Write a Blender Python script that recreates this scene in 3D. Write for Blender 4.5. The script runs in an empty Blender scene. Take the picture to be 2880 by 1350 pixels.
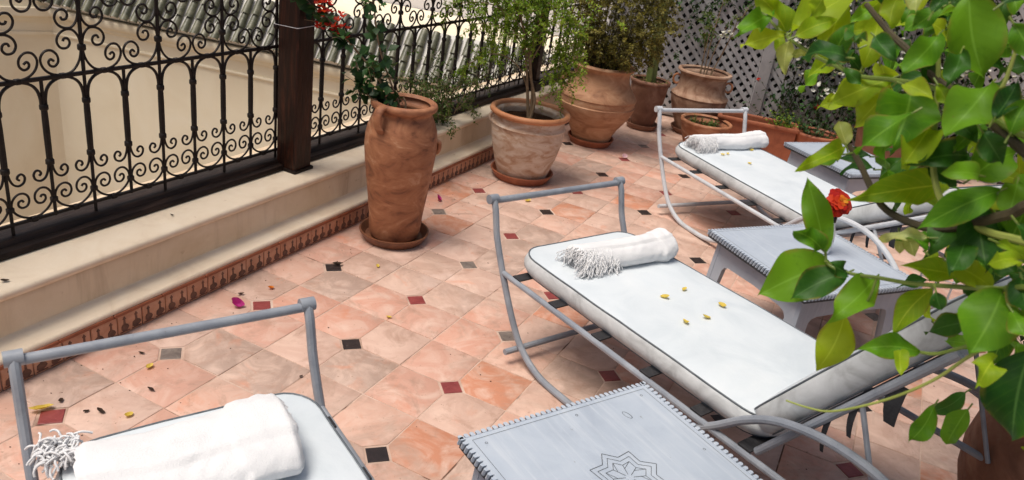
import bpy, bmesh, math, random
from mathutils import Vector, Matrix, noise, Euler

random.seed(11)
R = math.radians
C = bpy.context.scene.collection
SC = bpy.context.scene

# ------------------------------------------------------------------ camera
cam_d = bpy.data.cameras.new('camera')
cam = bpy.data.objects.new('camera', cam_d)
C.objects.link(cam)
CAM_POS = Vector((2.1879, -1.8309, 1.8550))
YAW, PITCH, ROLL = -0.4129, 0.4223, 0.1499
_F = Vector((math.sin(YAW)*math.cos(PITCH), math.cos(YAW)*math.cos(PITCH), -math.sin(PITCH)))
_R = Vector((math.cos(YAW), -math.sin(YAW), 0))
_U = _R.cross(_F)
_R2 = math.cos(ROLL)*_R + math.sin(ROLL)*_U
_U2 = -math.sin(ROLL)*_R + math.cos(ROLL)*_U
cam.matrix_world = Matrix(((_R2.x, _U2.x, -_F.x, CAM_POS.x), (_R2.y, _U2.y, -_F.y, CAM_POS.y),
                           (_R2.z, _U2.z, -_F.z, CAM_POS.z), (0, 0, 0, 1)))
cam_d.sensor_width = 36
cam_d.lens = 36*2194.1/2880
cam_d.clip_start = 0.05
cam_d.clip_end = 600
cam_d.dof.use_dof = True
cam_d.dof.focus_distance = 3.0
cam_d.dof.aperture_fstop = 6.3
SC.camera = cam
SC.render.resolution_x, SC.render.resolution_y = 1024, 480

# ------------------------------------------------------------------ sky, sun, exposure
world = bpy.data.worlds.new('World')
SC.world = world
world.use_nodes = True
wn = world.node_tree
bg = wn.nodes['Background']
sky = wn.nodes.new('ShaderNodeTexSky')
sky.sky_type = 'NISHITA'
sky.sun_disc = False
SUN_EL, SUN_AZ = R(69), R(-143)         # azimuth measured from +Y towards +X
sky.sun_elevation = SUN_EL
sky.sun_rotation = SUN_AZ
sky.air_density = 1.0
sky.dust_density = 6.0
sky.ozone_density = 0.6
wn.links.new(sky.outputs[0], bg.inputs[0])
bg.inputs[1].default_value = 0.05
sun_d = bpy.data.lights.new('sun', 'SUN')
sun_d.energy = 1.5
sun_d.angle = R(28)
sun_d.color = (1.0, 0.94, 0.86)
sun = bpy.data.objects.new('sun', sun_d)
C.objects.link(sun)
_sd = Vector((math.sin(SUN_AZ)*math.cos(SUN_EL), math.cos(SUN_AZ)*math.cos(SUN_EL), math.sin(SUN_EL)))
sun.rotation_euler = (-_sd).to_track_quat('-Z', 'Y').to_euler()
vs = SC.view_settings
vs.view_transform = 'Standard'
vs.look = 'None'
vs.exposure = 0.92
vs.gamma = 1.0
vs.use_curve_mapping = False


# ------------------------------------------------------------------ materials
def new_mat(name):
    m = bpy.data.materials.new(name)
    m.use_nodes = True
    nt = m.node_tree
    return m, nt, nt.nodes, nt.links, nt.nodes['Principled BSDF']


def coords(nt, nd, ln, rand=True):
    tc = nd.new('ShaderNodeTexCoord')
    if not rand:
        return tc.outputs['Object']
    oi = nd.new('ShaderNodeObjectInfo')
    mu = nd.new('ShaderNodeMath'); mu.operation = 'MULTIPLY'; mu.inputs[1].default_value = 53.0
    ln.new(oi.outputs['Random'], mu.inputs[0])
    ad = nd.new('ShaderNodeVectorMath'); ad.operation = 'ADD'
    ln.new(tc.outputs['Object'], ad.inputs[0]); ln.new(mu.outputs[0], ad.inputs[1])
    return ad.outputs[0]


def noise_tex(nd, ln, vec, scale, detail=4, rough=.55, dist=0.0):
    n = nd.new('ShaderNodeTexNoise')
    n.inputs['Scale'].default_value = scale
    n.inputs['Detail'].default_value = detail
    n.inputs['Roughness'].default_value = rough
    n.inputs['Distortion'].default_value = dist
    ln.new(vec, n.inputs['Vector'])
    return n


def ramp(nd, ln, fac, stops):
    r = nd.new('ShaderNodeValToRGB')
    e = r.color_ramp.elements
    while len(e) < len(stops):
        e.new(0.5)
    for k, (p, c) in enumerate(stops):
        e[k].position = p
        e[k].color = (*c, 1) if len(c) == 3 else c
    ln.new(fac, r.inputs[0])
    return r


def mixc(nd, ln, fac, a, b, mode='MIX'):
    m = nd.new('ShaderNodeMix'); m.data_type = 'RGBA'; m.blend_type = mode
    for sock, v in ((m.inputs[0], fac), (m.inputs[6], a), (m.inputs[7], b)):
        if isinstance(v, (int, float)):
            sock.default_value = v
        elif isinstance(v, tuple):
            sock.default_value = (*v, 1)
        else:
            ln.new(v, sock)
    return m.outputs[2]


def add_bump(nd, ln, bsdf, height, strength, dist=0.004):
    b = nd.new('ShaderNodeBump')
    b.inputs['Strength'].default_value = strength
    b.inputs['Distance'].default_value = dist
    ln.new(height, b.inputs['Height'])
    ln.new(b.outputs[0], bsdf.inputs['Normal'])


def pmat(name, stops, scale=8, rough=.6, bump=.2, bscale=60, dist=.6, stretch=None, spec=.5, metal=0.0, bdist=.004,
         speck=None, rough_var=.12, streak=None):
    """mottled painted / earthen surface: two noise scales over a colour ramp, a little relief, uneven gloss"""
    m, nt, nd, ln, bs = new_mat(name)
    v = coords(nt, nd, ln)
    if stretch:
        mp = nd.new('ShaderNodeMapping'); mp.inputs['Scale'].default_value = stretch
        ln.new(v, mp.inputs['Vector']); v = mp.outputs[0]
    n1 = noise_tex(nd, ln, v, scale, 6, .6, dist)
    r = ramp(nd, ln, n1.outputs['Fac'], stops)
    col = r.outputs[0]
    if speck:
        n3 = noise_tex(nd, ln, v, speck[0], 3, .6)
        k = ramp(nd, ln, n3.outputs['Fac'], [(speck[1], (0, 0, 0)), (speck[1]+.08, (1, 1, 1))])
        col = mixc(nd, ln, k.outputs[0], col, speck[2])
    if streak:
        mq = nd.new('ShaderNodeMapping'); mq.inputs['Scale'].default_value = streak[1]
        ln.new(coords(nt, nd, ln), mq.inputs['Vector'])
        n6 = noise_tex(nd, ln, mq.outputs[0], 1.0, 5, .65, .3)
        k6 = ramp(nd, ln, n6.outputs['Fac'], [(.52, (0, 0, 0)), (.72, (.6, .6, .6))])
        col = mixc(nd, ln, k6.outputs[0], col, streak[0])
    ln.new(col, bs.inputs['Base Color'])
    n2 = noise_tex(nd, ln, v, bscale, 5, .6)
    rr = ramp(nd, ln, n2.outputs['Fac'], [(.3, (rough-rough_var,)*3), (.7, (min(1, rough+rough_var),)*3)])
    ln.new(rr.outputs[0], bs.inputs['Roughness'])
    bs.inputs['Specular IOR Level'].default_value = spec
    bs.inputs['Metallic'].default_value = metal
    add_bump(nd, ln, bs, n2.outputs['Fac'], bump, bdist)
    return m


M = {}
M['plaster'] = pmat('plaster', [(.28, (.60, .45, .29)), (.45, (.66, .51, .345)), (.6, (.70, .55, .385)), (.75, (.73, .59, .43))], 2.6, .85, .4, 30, 1.6,
                    speck=(16, .69, (.50, .36, .23)), streak=((.44, .31, .20), (9, 9, 1.2)))
M['lit_plaster'] = pmat('lit_plaster', [(.3, (.68, .545, .40)), (.45, (.75, .62, .465)), (.7, (.79, .675, .525))], 3.5, .8, .4, 40, 1.6,
                          speck=(22, .70, (.58, .43, .30)))  # wall plaster made lighter, daylight on the flat tops put in the colour
M['far_plaster'] = pmat('far_plaster', [(.3, (.77, .67, .49)), (.55, (.83, .745, .57)), (.75, (.85, .775, .62))], 1.2, .9, .1, 30, .8)
M['pale_wall'] = pmat('pale_wall', [(.3, (.66, .63, .64)), (.7, (.74, .72, .72))], 1.5, .9, .1, 30)
M['wood'] = pmat('dark_wood', [(.25, (.009, .003, .002)), (.5, (.026, .008, .004)), (.72, (.072, .020, .009))], 5, .5, .25, 30, 1.2,
                 stretch=(6, 6, .6), spec=.3)
M['sill_wood'] = pmat('sill_wood', [(.3, (.006, .0035, .003)), (.5, (.014, .008, .006)), (.72, (.036, .020, .014))], 5, .45, .25, 30, 1.2,
                     stretch=(6, .6, 6), spec=.22)
M['iron'] = pmat('wrought_iron', [(.3, (.006, .004, .0035)), (.7, (.018, .012, .010))], 25, .55, .3, 90, spec=.3)
M['tube'] = pmat('grey_blue_paint', [(.25, (.18, .197, .23)), (.5, (.255, .277, .315)), (.75, (.34, .365, .40))], 9, .38, .15, 70,
                 speck=(26, .70, (.115, .085, .07)))
M['strap'] = pmat('black_strap', [(.3, (.012, .012, .014)), (.7, (.03, .03, .034))], 30, .7, .3, 120)
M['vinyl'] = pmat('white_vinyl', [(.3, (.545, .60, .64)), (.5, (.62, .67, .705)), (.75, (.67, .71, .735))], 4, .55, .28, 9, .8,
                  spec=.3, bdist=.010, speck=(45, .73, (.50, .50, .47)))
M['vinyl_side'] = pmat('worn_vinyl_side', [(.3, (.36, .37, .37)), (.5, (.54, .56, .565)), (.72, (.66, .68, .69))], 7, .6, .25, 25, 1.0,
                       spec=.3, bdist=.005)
M['piping'] = pmat('dark_piping', [(.3, (.06, .075, .09)), (.7, (.15, .17, .19))], 20, .6, .1, 90)
M['towel'] = pmat('white_terry', [(.3, (.70, .70, .71)), (.7, (.78, .78, .785))], 10, .95, .8, 260, .5, spec=.05, bdist=.0022)
M['table'] = pmat('table_paint', [(.25, (.35, .40, .475)), (.5, (.42, .475, .55)), (.75, (.47, .52, .585))], 4, .45, .2, 40, .8,
                   speck=(34, .71, (.24, .25, .26)), streak=((.55, .59, .64), (3, 60, 3)))
M['table_dark'] = pmat('table_carving', [(.3, (.04, .045, .05)), (.7, (.09, .10, .11))], 20, .7, .1, 60)
M['soil'] = pmat('soil', [(.3, (.020, .010, .006)), (.7, (.062, .031, .016))], 30, .95, 1.0, 60, bdist=.012, spec=.06)
M['jar'] = pmat('orange_terracotta', [(.30, (.14, .052, .026)), (.44, (.31, .12, .055)), (.56, (.40, .17, .08)), (.70, (.55, .31, .185))], 4.5, .66, .3, 34, 1.8,
                stretch=(1, 1, 2.0), speck=(9, .66, (.26, .11, .055)))
M['pot_white'] = pmat('lime_washed_terracotta', [(.25, (.33, .17, .10)), (.42, (.48, .32, .22)), (.6, (.62, .50, .40)), (.8, (.70, .61, .52))], 6, .85,
                      .5, 35, 1.6, stretch=(1, 1, 2.5), speck=(40, .66, (.30, .17, .10)))
M['rim_orange'] = pmat('rim_terracotta', [(.3, (.40, .15, .06)), (.7, (.54, .24, .11))], 8, .6, .3, 40)
M['pot_tan'] = pmat('tan_terracotta', [(.22, (.22, .095, .048)), (.45, (.40, .20, .105)), (.6, (.47, .26, .145)), (.8, (.57, .36, .23))], 5, .75, .45, 35, 1.6,
                    stretch=(1, 1, 2), speck=(17, .68, (.24, .11, .06)))
M['pot_brown'] = pmat('brown_terracotta', [(.25, (.14, .06, .035)), (.5, (.24, .11, .065)), (.75, (.36, .20, .13))], 6, .7, .4, 35, 1.3)
M['pot_weathered'] = pmat('weathered_terracotta', [(.25, (.17, .08, .045)), (.45, (.33, .19, .12)), (.62, (.45, .30, .21)), (.8, (.54, .40, .30))], 7, .8, .5, 35, 1.6)
M['tube_lit'] = pmat('lit_grey_paint', [(.25, (.42, .44, .47)), (.5, (.53, .55, .58)), (.75, (.60, .62, .65))], 9, .36, .15, 70, speck=(18, .74, (.28, .28, .29)))  # tube paint again, with the far lounger's brighter light in the colour
M['trough'] = pmat('red_terracotta', [(.3, (.20, .055, .025)), (.55, (.32, .10, .045)), (.75, (.40, .15, .07))], 6, .6, .3, 35, .9)
M['saucer'] = pmat('saucer_clay', [(.3, (.13, .05, .025)), (.6, (.22, .085, .04)), (.8, (.28, .13, .07))], 10, .45, .3, 40)
M['roof_tile'] = pmat('green_glaze', [(.25, (.035, .036, .022)), (.5, (.10, .102, .062)), (.75, (.23, .22, .15))], 6, .42, .3, 40, 1.0,
                      speck=(20, .66, (.20, .19, .13)))
M['mortar'] = pmat('roof_mortar', [(.3, (.62, .60, .55)), (.7, (.78, .76, .72))], 8, .9, .4, 40)
M['lath'] = pmat('lath_paint', [(.25, (.30, .292, .297)), (.5, (.42, .41, .413)), (.75, (.51, .495, .492))], 8, .75, .3, 60, stretch=(1, 1, 1))
M['screen'] = pmat('dark_screen', [(.3, (.006, .007, .008)), (.7, (.02, .022, .022))], 20, .95, .5, 60)
M['grout'] = pmat('grout', [(.25, (.30, .19, .14)), (.45, (.52, .36, .28)), (.75, (.66, .52, .43))], 5, .95, .5, 80, .8,
                  speck=(4, .60, (.16, .09, .06)))
M['slab'] = pmat('slab_render', [(.3, (.40, .33, .26)), (.7, (.5, .42, .34))], 3, .9, .3, 30)
M['skirting'] = pmat('skirting_clay', [(.25, (.46, .20, .11)), (.5, (.60, .31, .19)), (.75, (.68, .40, .27))], 14, .6, .3, 60,
                     speck=(30, .68, (.25, .10, .05)))
M['motif'] = pmat('motif_glaze', [(.3, (.06, .028, .020)), (.7, (.20, .085, .055))], 30, .45, .3, 60)
M['ground'] = pmat('courtyard_paving', [(.3, (.28, .22, .17)), (.7, (.36, .29, .23))], 2, .9, .2, 20)
M['white_rod'] = pmat('white_wire', [(.3, (.60, .59, .62)), (.7, (.72, .71, .73))], 30, .45, .1, 60)
M['ceramic'] = pmat('white_ceramic', [(.3, (.72, .72, .72)), (.7, (.80, .80, .79))], 6, .25, .05, 30)
M['black_glass'] = pmat('black_glaze', [(.3, (.006, .006, .007)), (.7, (.014, .014, .015))], 6, .12, .05, 30)


def tile_mat():
    m, nt, nd, ln, bs = new_mat('terracotta_floor_tile')
    v = coords(nt, nd, ln)
    ge = nd.new('ShaderNodeNewGeometry')
    pos = ge.outputs['Position']
    oi = nd.new('ShaderNodeObjectInfo')
    base = ramp(nd, ln, oi.outputs['Random'], [(0, (.58, .325, .245)), (.16, (.52, .345, .27)), (.32, (.62, .375, .285)), (.47, (.43, .30, .24)),
                                               (.6, (.60, .32, .235)), (.76, (.58, .385, .305)), (.93, (.54, .235, .14))])
    base.color_ramp.interpolation = 'CONSTANT'
    n1 = noise_tex(nd, ln, v, 6, 6, .62, 1.6)
    k1 = ramp(nd, ln, n1.outputs['Fac'], [(.42, (0, 0, 0)), (.68, (.75, .75, .75))])
    c1 = mixc(nd, ln, k1.outputs[0], base.outputs[0], (.70, .505, .41))
    n2 = noise_tex(nd, ln, v, 3.4, 6, .66, 2.6)
    k2 = ramp(nd, ln, n2.outputs['Fac'], [(.54, (0, 0, 0)), (.72, (.85, .85, .85))])
    c2 = mixc(nd, ln, k2.outputs[0], c1, (.40, .245, .18))
    n3 = noise_tex(nd, ln, v, 4.0, 5, .6, 1.4)
    k3 = ramp(nd, ln, n3.outputs['Fac'], [(.60, (0, 0, 0)), (.78, (.85, .85, .85))])
    c3 = mixc(nd, ln, k3.outputs[0], c2, (.62, .25, .145))
    # water marks and grime that run on over the joints
    n6 = noise_tex(nd, ln, pos, 1.7, 7, .68, 1.8)
    k6 = ramp(nd, ln, n6.outputs['Fac'], [(.50, (0, 0, 0)), (.66, (.62, .62, .62))])
    c3 = mixc(nd, ln, k6.outputs[0], c3, (.39, .275, .215))
    n7 = noise_tex(nd, ln, pos, 2.6, 6, .6, .8)
    k7 = ramp(nd, ln, n7.outputs['Fac'], [(.60, (0, 0, 0)), (.72, (.5, .5, .5))])
    c3 = mixc(nd, ln, k7.outputs[0], c3, (.74, .56, .48))
    n4 = noise_tex(nd, ln, v, 70, 4, .6)
    k4 = ramp(nd, ln, n4.outputs['Fac'], [(.65, (0, 0, 0)), (.73, (.7, .7, .7))])
    c4 = mixc(nd, ln, k4.outputs[0], c3, (.30, .18, .125))
    ln.new(c4, bs.inputs['Base Color'])
    n5 = noise_tex(nd, ln, v, 22, 5, .6)
    rr = ramp(nd, ln, n5.outputs['Fac'], [(.3, (.38,)*3), (.7, (.68,)*3)])
    ln.new(rr.outputs[0], bs.inputs['Roughness'])
    bs.inputs['Specular IOR Level'].default_value = .45
    n8 = noise_tex(nd, ln, v, 9, 4, .6)
    hh = nd.new('ShaderNodeMath'); hh.operation = 'ADD'
    ln.new(n5.outputs['Fac'], hh.inputs[0]); ln.new(n8.outputs['Fac'], hh.inputs[1])
    add_bump(nd, ln, bs, hh.outputs[0], .35, .005)
    return m


M['floor_tile'] = tile_mat()


def inset_mat(name, a, b):
    return pmat(name, [(.3, a), (.7, b)], 18, .38, .3, 60, 1.0, speck=(40, .68, tuple(min(1, x*1.6+.03) for x in b)))


M['inset_red'] = inset_mat('red_glazed_inset', (.20, .035, .035), (.30, .065, .06))
M['inset_black'] = inset_mat('black_glazed_inset', (.014, .010, .010), (.04, .028, .026))
M['inset_grey'] = inset_mat('grey_worn_inset', (.11, .085, .075), (.26, .215, .185))


def leaf_mat(name, dark, mid, light, trans=.45, rough=.42, veins=False, tone=True):
    m, nt, nd, ln, bs = new_mat(name)
    out = nd['Material Output']
    if tone:
        at = nd.new('ShaderNodeAttribute'); at.attribute_name = 'tone'
        f = at.outputs['Fac']
    else:
        oi = nd.new('ShaderNodeObjectInfo'); f = oi.outputs['Random']
    r = ramp(nd, ln, f, [(0, dark), (.5, mid), (1, light)])
    col = r.outputs[0]
    v = coords(nt, nd, ln)
    n = noise_tex(nd, ln, v, 14, 4, .6, .6)
    k = ramp(nd, ln, n.outputs['Fac'], [(.4, (0, 0, 0)), (.7, (.55, .55, .55))])
    col = mixc(nd, ln, k.outputs[0], col, light)
    if veins:
        uv = nd.new('ShaderNodeUVMap'); uv.uv_map = 'UVMap'
        sp = nd.new('ShaderNodeSeparateXYZ'); ln.new(uv.outputs[0], sp.inputs[0])

        def mth(op, a, b=None):
            q = nd.new('ShaderNodeMath'); q.operation = op
            for i, s in enumerate((a, b)):
                if s is None:
                    continue
                if isinstance(s, (int, float)):
                    q.inputs[i].default_value = s
                else:
                    ln.new(s, q.inputs[i])
            return q.outputs[0]
        av = mth('ABSOLUTE', mth('SUBTRACT', sp.outputs[1], .5))        # 0 on the midrib, .5 at the margin
        nq = noise_tex(nd, ln, v, 38, 4, .65, .4)
        kq = ramp(nd, ln, nq.outputs['Fac'], [(.56, (0, 0, 0)), (.72, (.5, .5, .5))])
        col = mixc(nd, ln, kq.outputs[0], col, dark)
        ne = noise_tex(nd, ln, v, 22, 3, .6)
        ed = mth('MULTIPLY', ramp(nd, ln, av, [(.40, (0, 0, 0)), (.5, (1, 1, 1))]).outputs[0], ramp(nd, ln, ne.outputs['Fac'], [(.48, (0, 0, 0)), (.62, (.9, .9, .9))]).outputs[0])
        nz = noise_tex(nd, ln, v, 150, 2, .6)
        kz = ramp(nd, ln, nz.outputs['Fac'], [(.74, (0, 0, 0)), (.78, (.6, .6, .6))])
        col = mixc(nd, ln, kz.outputs[0], col, (.20, .14, .05))
        col = mixc(nd, ln, ed, col, (.26, .20, .04))
        mid_k = ramp(nd, ln, av, [(.008, (.8, .8, .8)), (.03, (0, 0, 0))])
        ph = mth('SINE', mth('MULTIPLY', mth('SUBTRACT', sp.outputs[0], mth('MULTIPLY', av, .55)), 50.0))
        side = ramp(nd, ln, ph, [(.86, (0, 0, 0)), (1.0, (.42, .42, .42))])
        col = mixc(nd, ln, side.outputs[0], col, light)
        col = mixc(nd, ln, mid_k.outputs[0], col, tuple(min(1, c*1.25+.03) for c in light))
        add_bump(nd, ln, bs, ph, .05, .0015)
    ln.new(col, bs.inputs['Base Color'])
    bs.inputs['Roughness'].default_value = rough
    bs.inputs['Specular IOR Level'].default_value = .28
    tr = nd.new('ShaderNodeBsdfTranslucent')
    tcol = mixc(nd, ln, 1.0, col, (1.25, 1.2, .5), 'MULTIPLY')
    ln.new(tcol, tr.inputs['Color'])
    mx = nd.new('ShaderNodeMixShader'); mx.inputs[0].default_value = trans
    ln.new(bs.outputs[0], mx.inputs[1]); ln.new(tr.outputs[0], mx.inputs[2])
    ln.new(mx.outputs[0], out.inputs['Surface'])
    return m


M['leaf_G'] = leaf_mat('lemon_leaf_green', (.050, .175, .008), (.090, .255, .010), (.15, .33, .016), .42, .52, True, False)
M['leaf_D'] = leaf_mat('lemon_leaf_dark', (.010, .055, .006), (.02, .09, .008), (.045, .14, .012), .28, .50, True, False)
M['leaf_Y'] = leaf_mat('lemon_leaf_yellow_green', (.18, .33, .010), (.26, .42, .014), (.36, .46, .024), .5, .55, True, False)
M['leaf_P'] = leaf_mat('lemon_leaf_pale', (.34, .42, .10), (.42, .48, .15), (.50, .54, .22), .45, .45, True, False)
M['fol_fresh'] = leaf_mat('fresh_foliage', (.05, .12, .012), (.14, .27, .022), (.32, .43, .05), .38, .5)
M['fol_olive'] = leaf_mat('olive_foliage', (.045, .042, .012), (.13, .12, .028), (.34, .31, .08), .28, .5)
M['fol_dark'] = leaf_mat('deep_foliage', (.012, .032, .012), (.025, .068, .02), (.05, .12, .03), .25, .42)
M['fol_mid'] = leaf_mat('mid_foliage', (.02, .055, .012), (.06, .12, .022), (.15, .21, .045), .3, .48)
M['petal_white'] = leaf_mat('white_petal', (.62, .62, .60), (.72, .72, .68), (.8, .8, .76), .3, .6)
M['petal_red'] = leaf_mat('red_petal', (.30, .008, .008), (.48, .014, .01), (.62, .06, .015), .25, .5)
M['petal_orange'] = leaf_mat('orange_petal', (.55, .02, .006), (.62, .07, .008), (.70, .30, .02), .25, .5)
M['petal_magenta'] = leaf_mat('magenta_petal', (.28, .006, .13), (.38, .012, .18), (.5, .05, .25), .25, .6)
M['petal_yellow'] = leaf_mat('yellow_petal', (.45, .30, .03), (.62, .46, .07), (.72, .58, .16), .25, .6)
M['petal_pink'] = leaf_mat('pink_petal', (.55, .28, .36), (.66, .42, .48), (.74, .55, .6), .25, .6)
M['dead_leaf'] = leaf_mat('withered_leaf', (.012, .008, .006), (.03, .018, .012), (.07, .035, .02), .1, .8)
M['twig'] = pmat('pale_twig', [(.3, (.16, .10, .055)), (.7, (.30, .21, .12))], 20, .8, .3, 60)
M['twig_dark'] = pmat('dark_twig', [(.3, (.035, .028, .014)), (.7, (.085, .065, .03))], 20, .8, .3, 60)
M['twig_green'] = pmat('green_twig', [(.3, (.10, .16, .02)), (.7, (.18, .24, .04))], 20, .55, .1, 60)
M['twig_yellow'] = pmat('yellow_twig', [(.3, (.22, .27, .05)), (.7, (.33, .37, .09))], 20, .55, .1, 60)
M['cactus'] = pmat('cactus_skin', [(.3, (.07, .10, .02)), (.7, (.15, .18, .05))], 12, .6, .3, 60)


# ------------------------------------------------------------------ mesh helpers
class MB:
    """collects shapes, then builds ONE mesh object"""
    def __init__(self):
        self.v = []; self.f = []; self.mi = []; self.uv = None; self.tone = []

    def add(self, vs, fs, mi=0):
        o = len(self.v)
        self.v += [tuple(x) for x in vs]
        self.f += [tuple(i+o for i in f) for f in fs]
        self.mi += [mi]*len(fs)
        return self

    def box(self, lo, hi, mi=0, mat=None, bev=0.0):
        x0, y0, z0 = lo; x1, y1, z1 = hi
        if bev <= 0:
            vs = [(x0, y0, z0), (x1, y0, z0), (x1, y1, z0), (x0, y1, z0), (x0, y0, z1), (x1, y0, z1), (x1, y1, z1), (x0, y1, z1)]
            fs = [(3, 2, 1, 0), (4, 5, 6, 7), (0, 1, 5, 4), (1, 2, 6, 5), (2, 3, 7, 6), (3, 0, 4, 7)]
        else:
            b = bev
            def ring(z, d):
                return [(x0+d, y0+b if d == 0 else y0+d, z), ]
            def oct_(z, d):
                return [(x0+d+b, y0+d, z), (x1-d-b, y0+d, z), (x1-d, y0+d+b, z), (x1-d, y1-d-b, z),
                        (x1-d-b, y1-d, z), (x0+d+b, y1-d, z), (x0+d, y1-d-b, z), (x0+d, y0+d+b, z)]
            vs = oct_(z0, b*.7) + oct_(z0+b, 0) + oct_(z1-b, 0) + oct_(z1, b*.7)
            fs = [tuple(range(7, -1, -1)), tuple(range(24, 32))]
            for r_ in range(3):
                for k in range(8):
                    a = r_*8+k; c = r_*8+(k+1) % 8
                    fs.append((a, c, c+8, a+8))
        if mat is not None:
            vs = [mat @ Vector(p) for p in vs]
        return self.add(vs, fs, mi)

    def tube(self, pts, r, n=8, mi=0, closed=False, caps=True):
        pts = [Vector(p) for p in pts]
        rs = r if isinstance(r, (list, tuple)) else [r]*len(pts)
        m = len(pts)
        prev = None
        vs = []
        for i in range(m):
            if closed:
                t = pts[(i+1) % m]-pts[i-1]
            else:
                t = pts[min(i+1, m-1)]-pts[max(i-1, 0)]
            if t.length < 1e-9:
                t = Vector((0, 0, 1))
            t.normalize()
            if prev is None:
                a = Vector((0, 0, 1)) if abs(t.z) < .9 else Vector((1, 0, 0))
                prev = (a-t*a.dot(t)).normalized()
            else:
                prev = prev-t*prev.dot(t)
                if prev.length < 1e-6:
                    prev = t.orthogonal()
                prev.normalize()
            b = t.cross(prev)
            for k in range(n):
                an = 2*math.pi*k/n
                vs.append(pts[i]+(prev*math.cos(an)+b*math.sin(an))*rs[i])
        fs = []
        for i in range(m if closed else m-1):
            for k in range(n):
                a = i*n+k; c = i*n+(k+1) % n; j = ((i+1) % m)*n
                fs.append((a, c, j+(k+1) % n, j+k))
        if caps and not closed:
            fs.append(tuple(range(n-1, -1, -1)))
            fs.append(tuple((m-1)*n+k for k in range(n)))
        return self.add(vs, fs, mi)

    def lathe(self, prof, n=48, mi=0, wob=0.0, seed=0.0, c=(0, 0, 0), cap=True):
        vs = []
        for (r, z) in prof:
            for k in range(n):
                a = 2*math.pi*k/n
                p = Vector((math.cos(a)*1.3+seed, math.sin(a)*1.3, z*3))
                rr = r*(1+wob*noise.noise(p)) if r > 0.001 else r
                vs.append((c[0]+rr*math.cos(a), c[1]+rr*math.sin(a), c[2]+z+(wob*.3*r*noise.noise(p*2+Vector((7, 3, 1))))))
        fs = []
        for i in range(len(prof)-1):
            for k in range(n):
                a = i*n+k; b = i*n+(k+1) % n
                fs.append((a, b, b+n, a+n))
        if cap:
            fs.append(tuple(range(n-1, -1, -1)))
        return self.add(vs, fs, mi)

    def prism(self, poly, z0, z1, mi=0, mat=None):
        n = len(poly)
        vs = [(x, y, z0) for x, y in poly]+[(x, y, z1) for x, y in poly]
        if mat is not None:
            vs = [mat @ Vector(p) for p in vs]
        fs = [tuple(range(n-1, -1, -1)), tuple(range(n, 2*n))]
        fs += [(k, (k+1) % n, n+(k+1) % n, n+k) for k in range(n)]
        return self.add(vs, fs, mi)

    def mesh(self, name, mats, smooth=True, angle=35):
        me = bpy.data.meshes.new(name)
        me.from_pydata(self.v, [], self.f)
        if not isinstance(mats, (list, tuple)):
            mats = [mats]
        for m in mats:
            me.materials.append(m)
        if len(mats) > 1:
            me.polygons.foreach_set('material_index', self.mi)
        if self.tone:
            at = me.attributes.new('tone', 'FLOAT', 'POINT')
            at.data.foreach_set('value', self.tone)
        me.update()
        if smooth:
            me.polygons.foreach_set('use_smooth', [True]*len(me.polygons))
            if angle:
                me.set_sharp_from_angle(angle=R(angle))
        return me

    def build(self, name, mats, parent=None, smooth=True, angle=35):
        return link(name, self.mesh(name, mats, smooth, angle), parent)


def link(name, me, parent=None, loc=None, rot=None):
    o = bpy.data.objects.new(name, me)
    C.objects.link(o)
    if parent is not None:
        o.parent = parent
    if loc is not None:
        o.location = loc
    if rot is not None:
        o.rotation_euler = rot
    return o


def tag(o, label=None, cat=None, group=None, kind=None):
    if label: o['label'] = label
    if cat: o['category'] = cat
    if group: o['group'] = group
    if kind: o['kind'] = kind
    return o


def thing(name, label, cat, loc=(0, 0, 0), rz=0.0, group=None):
    o = bpy.data.objects.new(name, None)
    o.empty_display_size = .1
    C.objects.link(o)
    o.location = loc
    o.rotation_euler = (0, 0, rz)
    return tag(o, label, cat, group)


def catmull(p, per=6, closed=False):
    p = [Vector(q) for q in p]
    out = []
    n = len(p)
    for i in range(n-1):
        a = p[max(i-1, 0)]; b = p[i]; c = p[i+1]; d = p[min(i+2, n-1)]
        for k in range(per):
            t = k/per
            out.append(.5*((2*b)+(c-a)*t+(2*a-5*b+4*c-d)*t*t+(3*b-a-3*c+d)*t**3))
    out.append(p[-1])
    return out


def project(p):
    d = Vector(p)-CAM_POS
    z = d.dot(_F)
    if z < .1:
        return None
    return (1440+2194.1*d.dot(_R2)/z, 675-2194.1*d.dot(_U2)/z, z)


# ------------------------------------------------------------------ ground far below, terrace slab, floor
gm = MB().add([(-150, -150, -4.2), (150, -150, -4.2), (150, 150, -4.2), (-150, 150, -4.2)], [(0, 1, 2, 3)])
tag(gm.build('ground', M['ground'], smooth=False), kind='structure')
sl = MB().box((-.55, -4, -.6), (5.6, 7.6, -.0035))
slab = tag(sl.build('terrace_floor', M['grout'], smooth=False), kind='structure')

S = .25
JO = .0028          # half a joint
CL = .060           # leg of the clipped corner


def tile_poly(seed):
    rnd = random.Random(seed)
    h = S/2-JO
    j = lambda: rnd.uniform(-.0012, .0012)
    c = CL+rnd.uniform(-.003, .003)
    return [(-h+c+j(), -h+j()), (0+j(), -h+j()), (h+j(), -h+j()), (h+j(), 0+j()), (h+j(), h+j()), (0+j(), h+j()), (-h+j(), h+j()), (-h+j(), 0+j()), (-h+j(), -h+c+j())]


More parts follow.
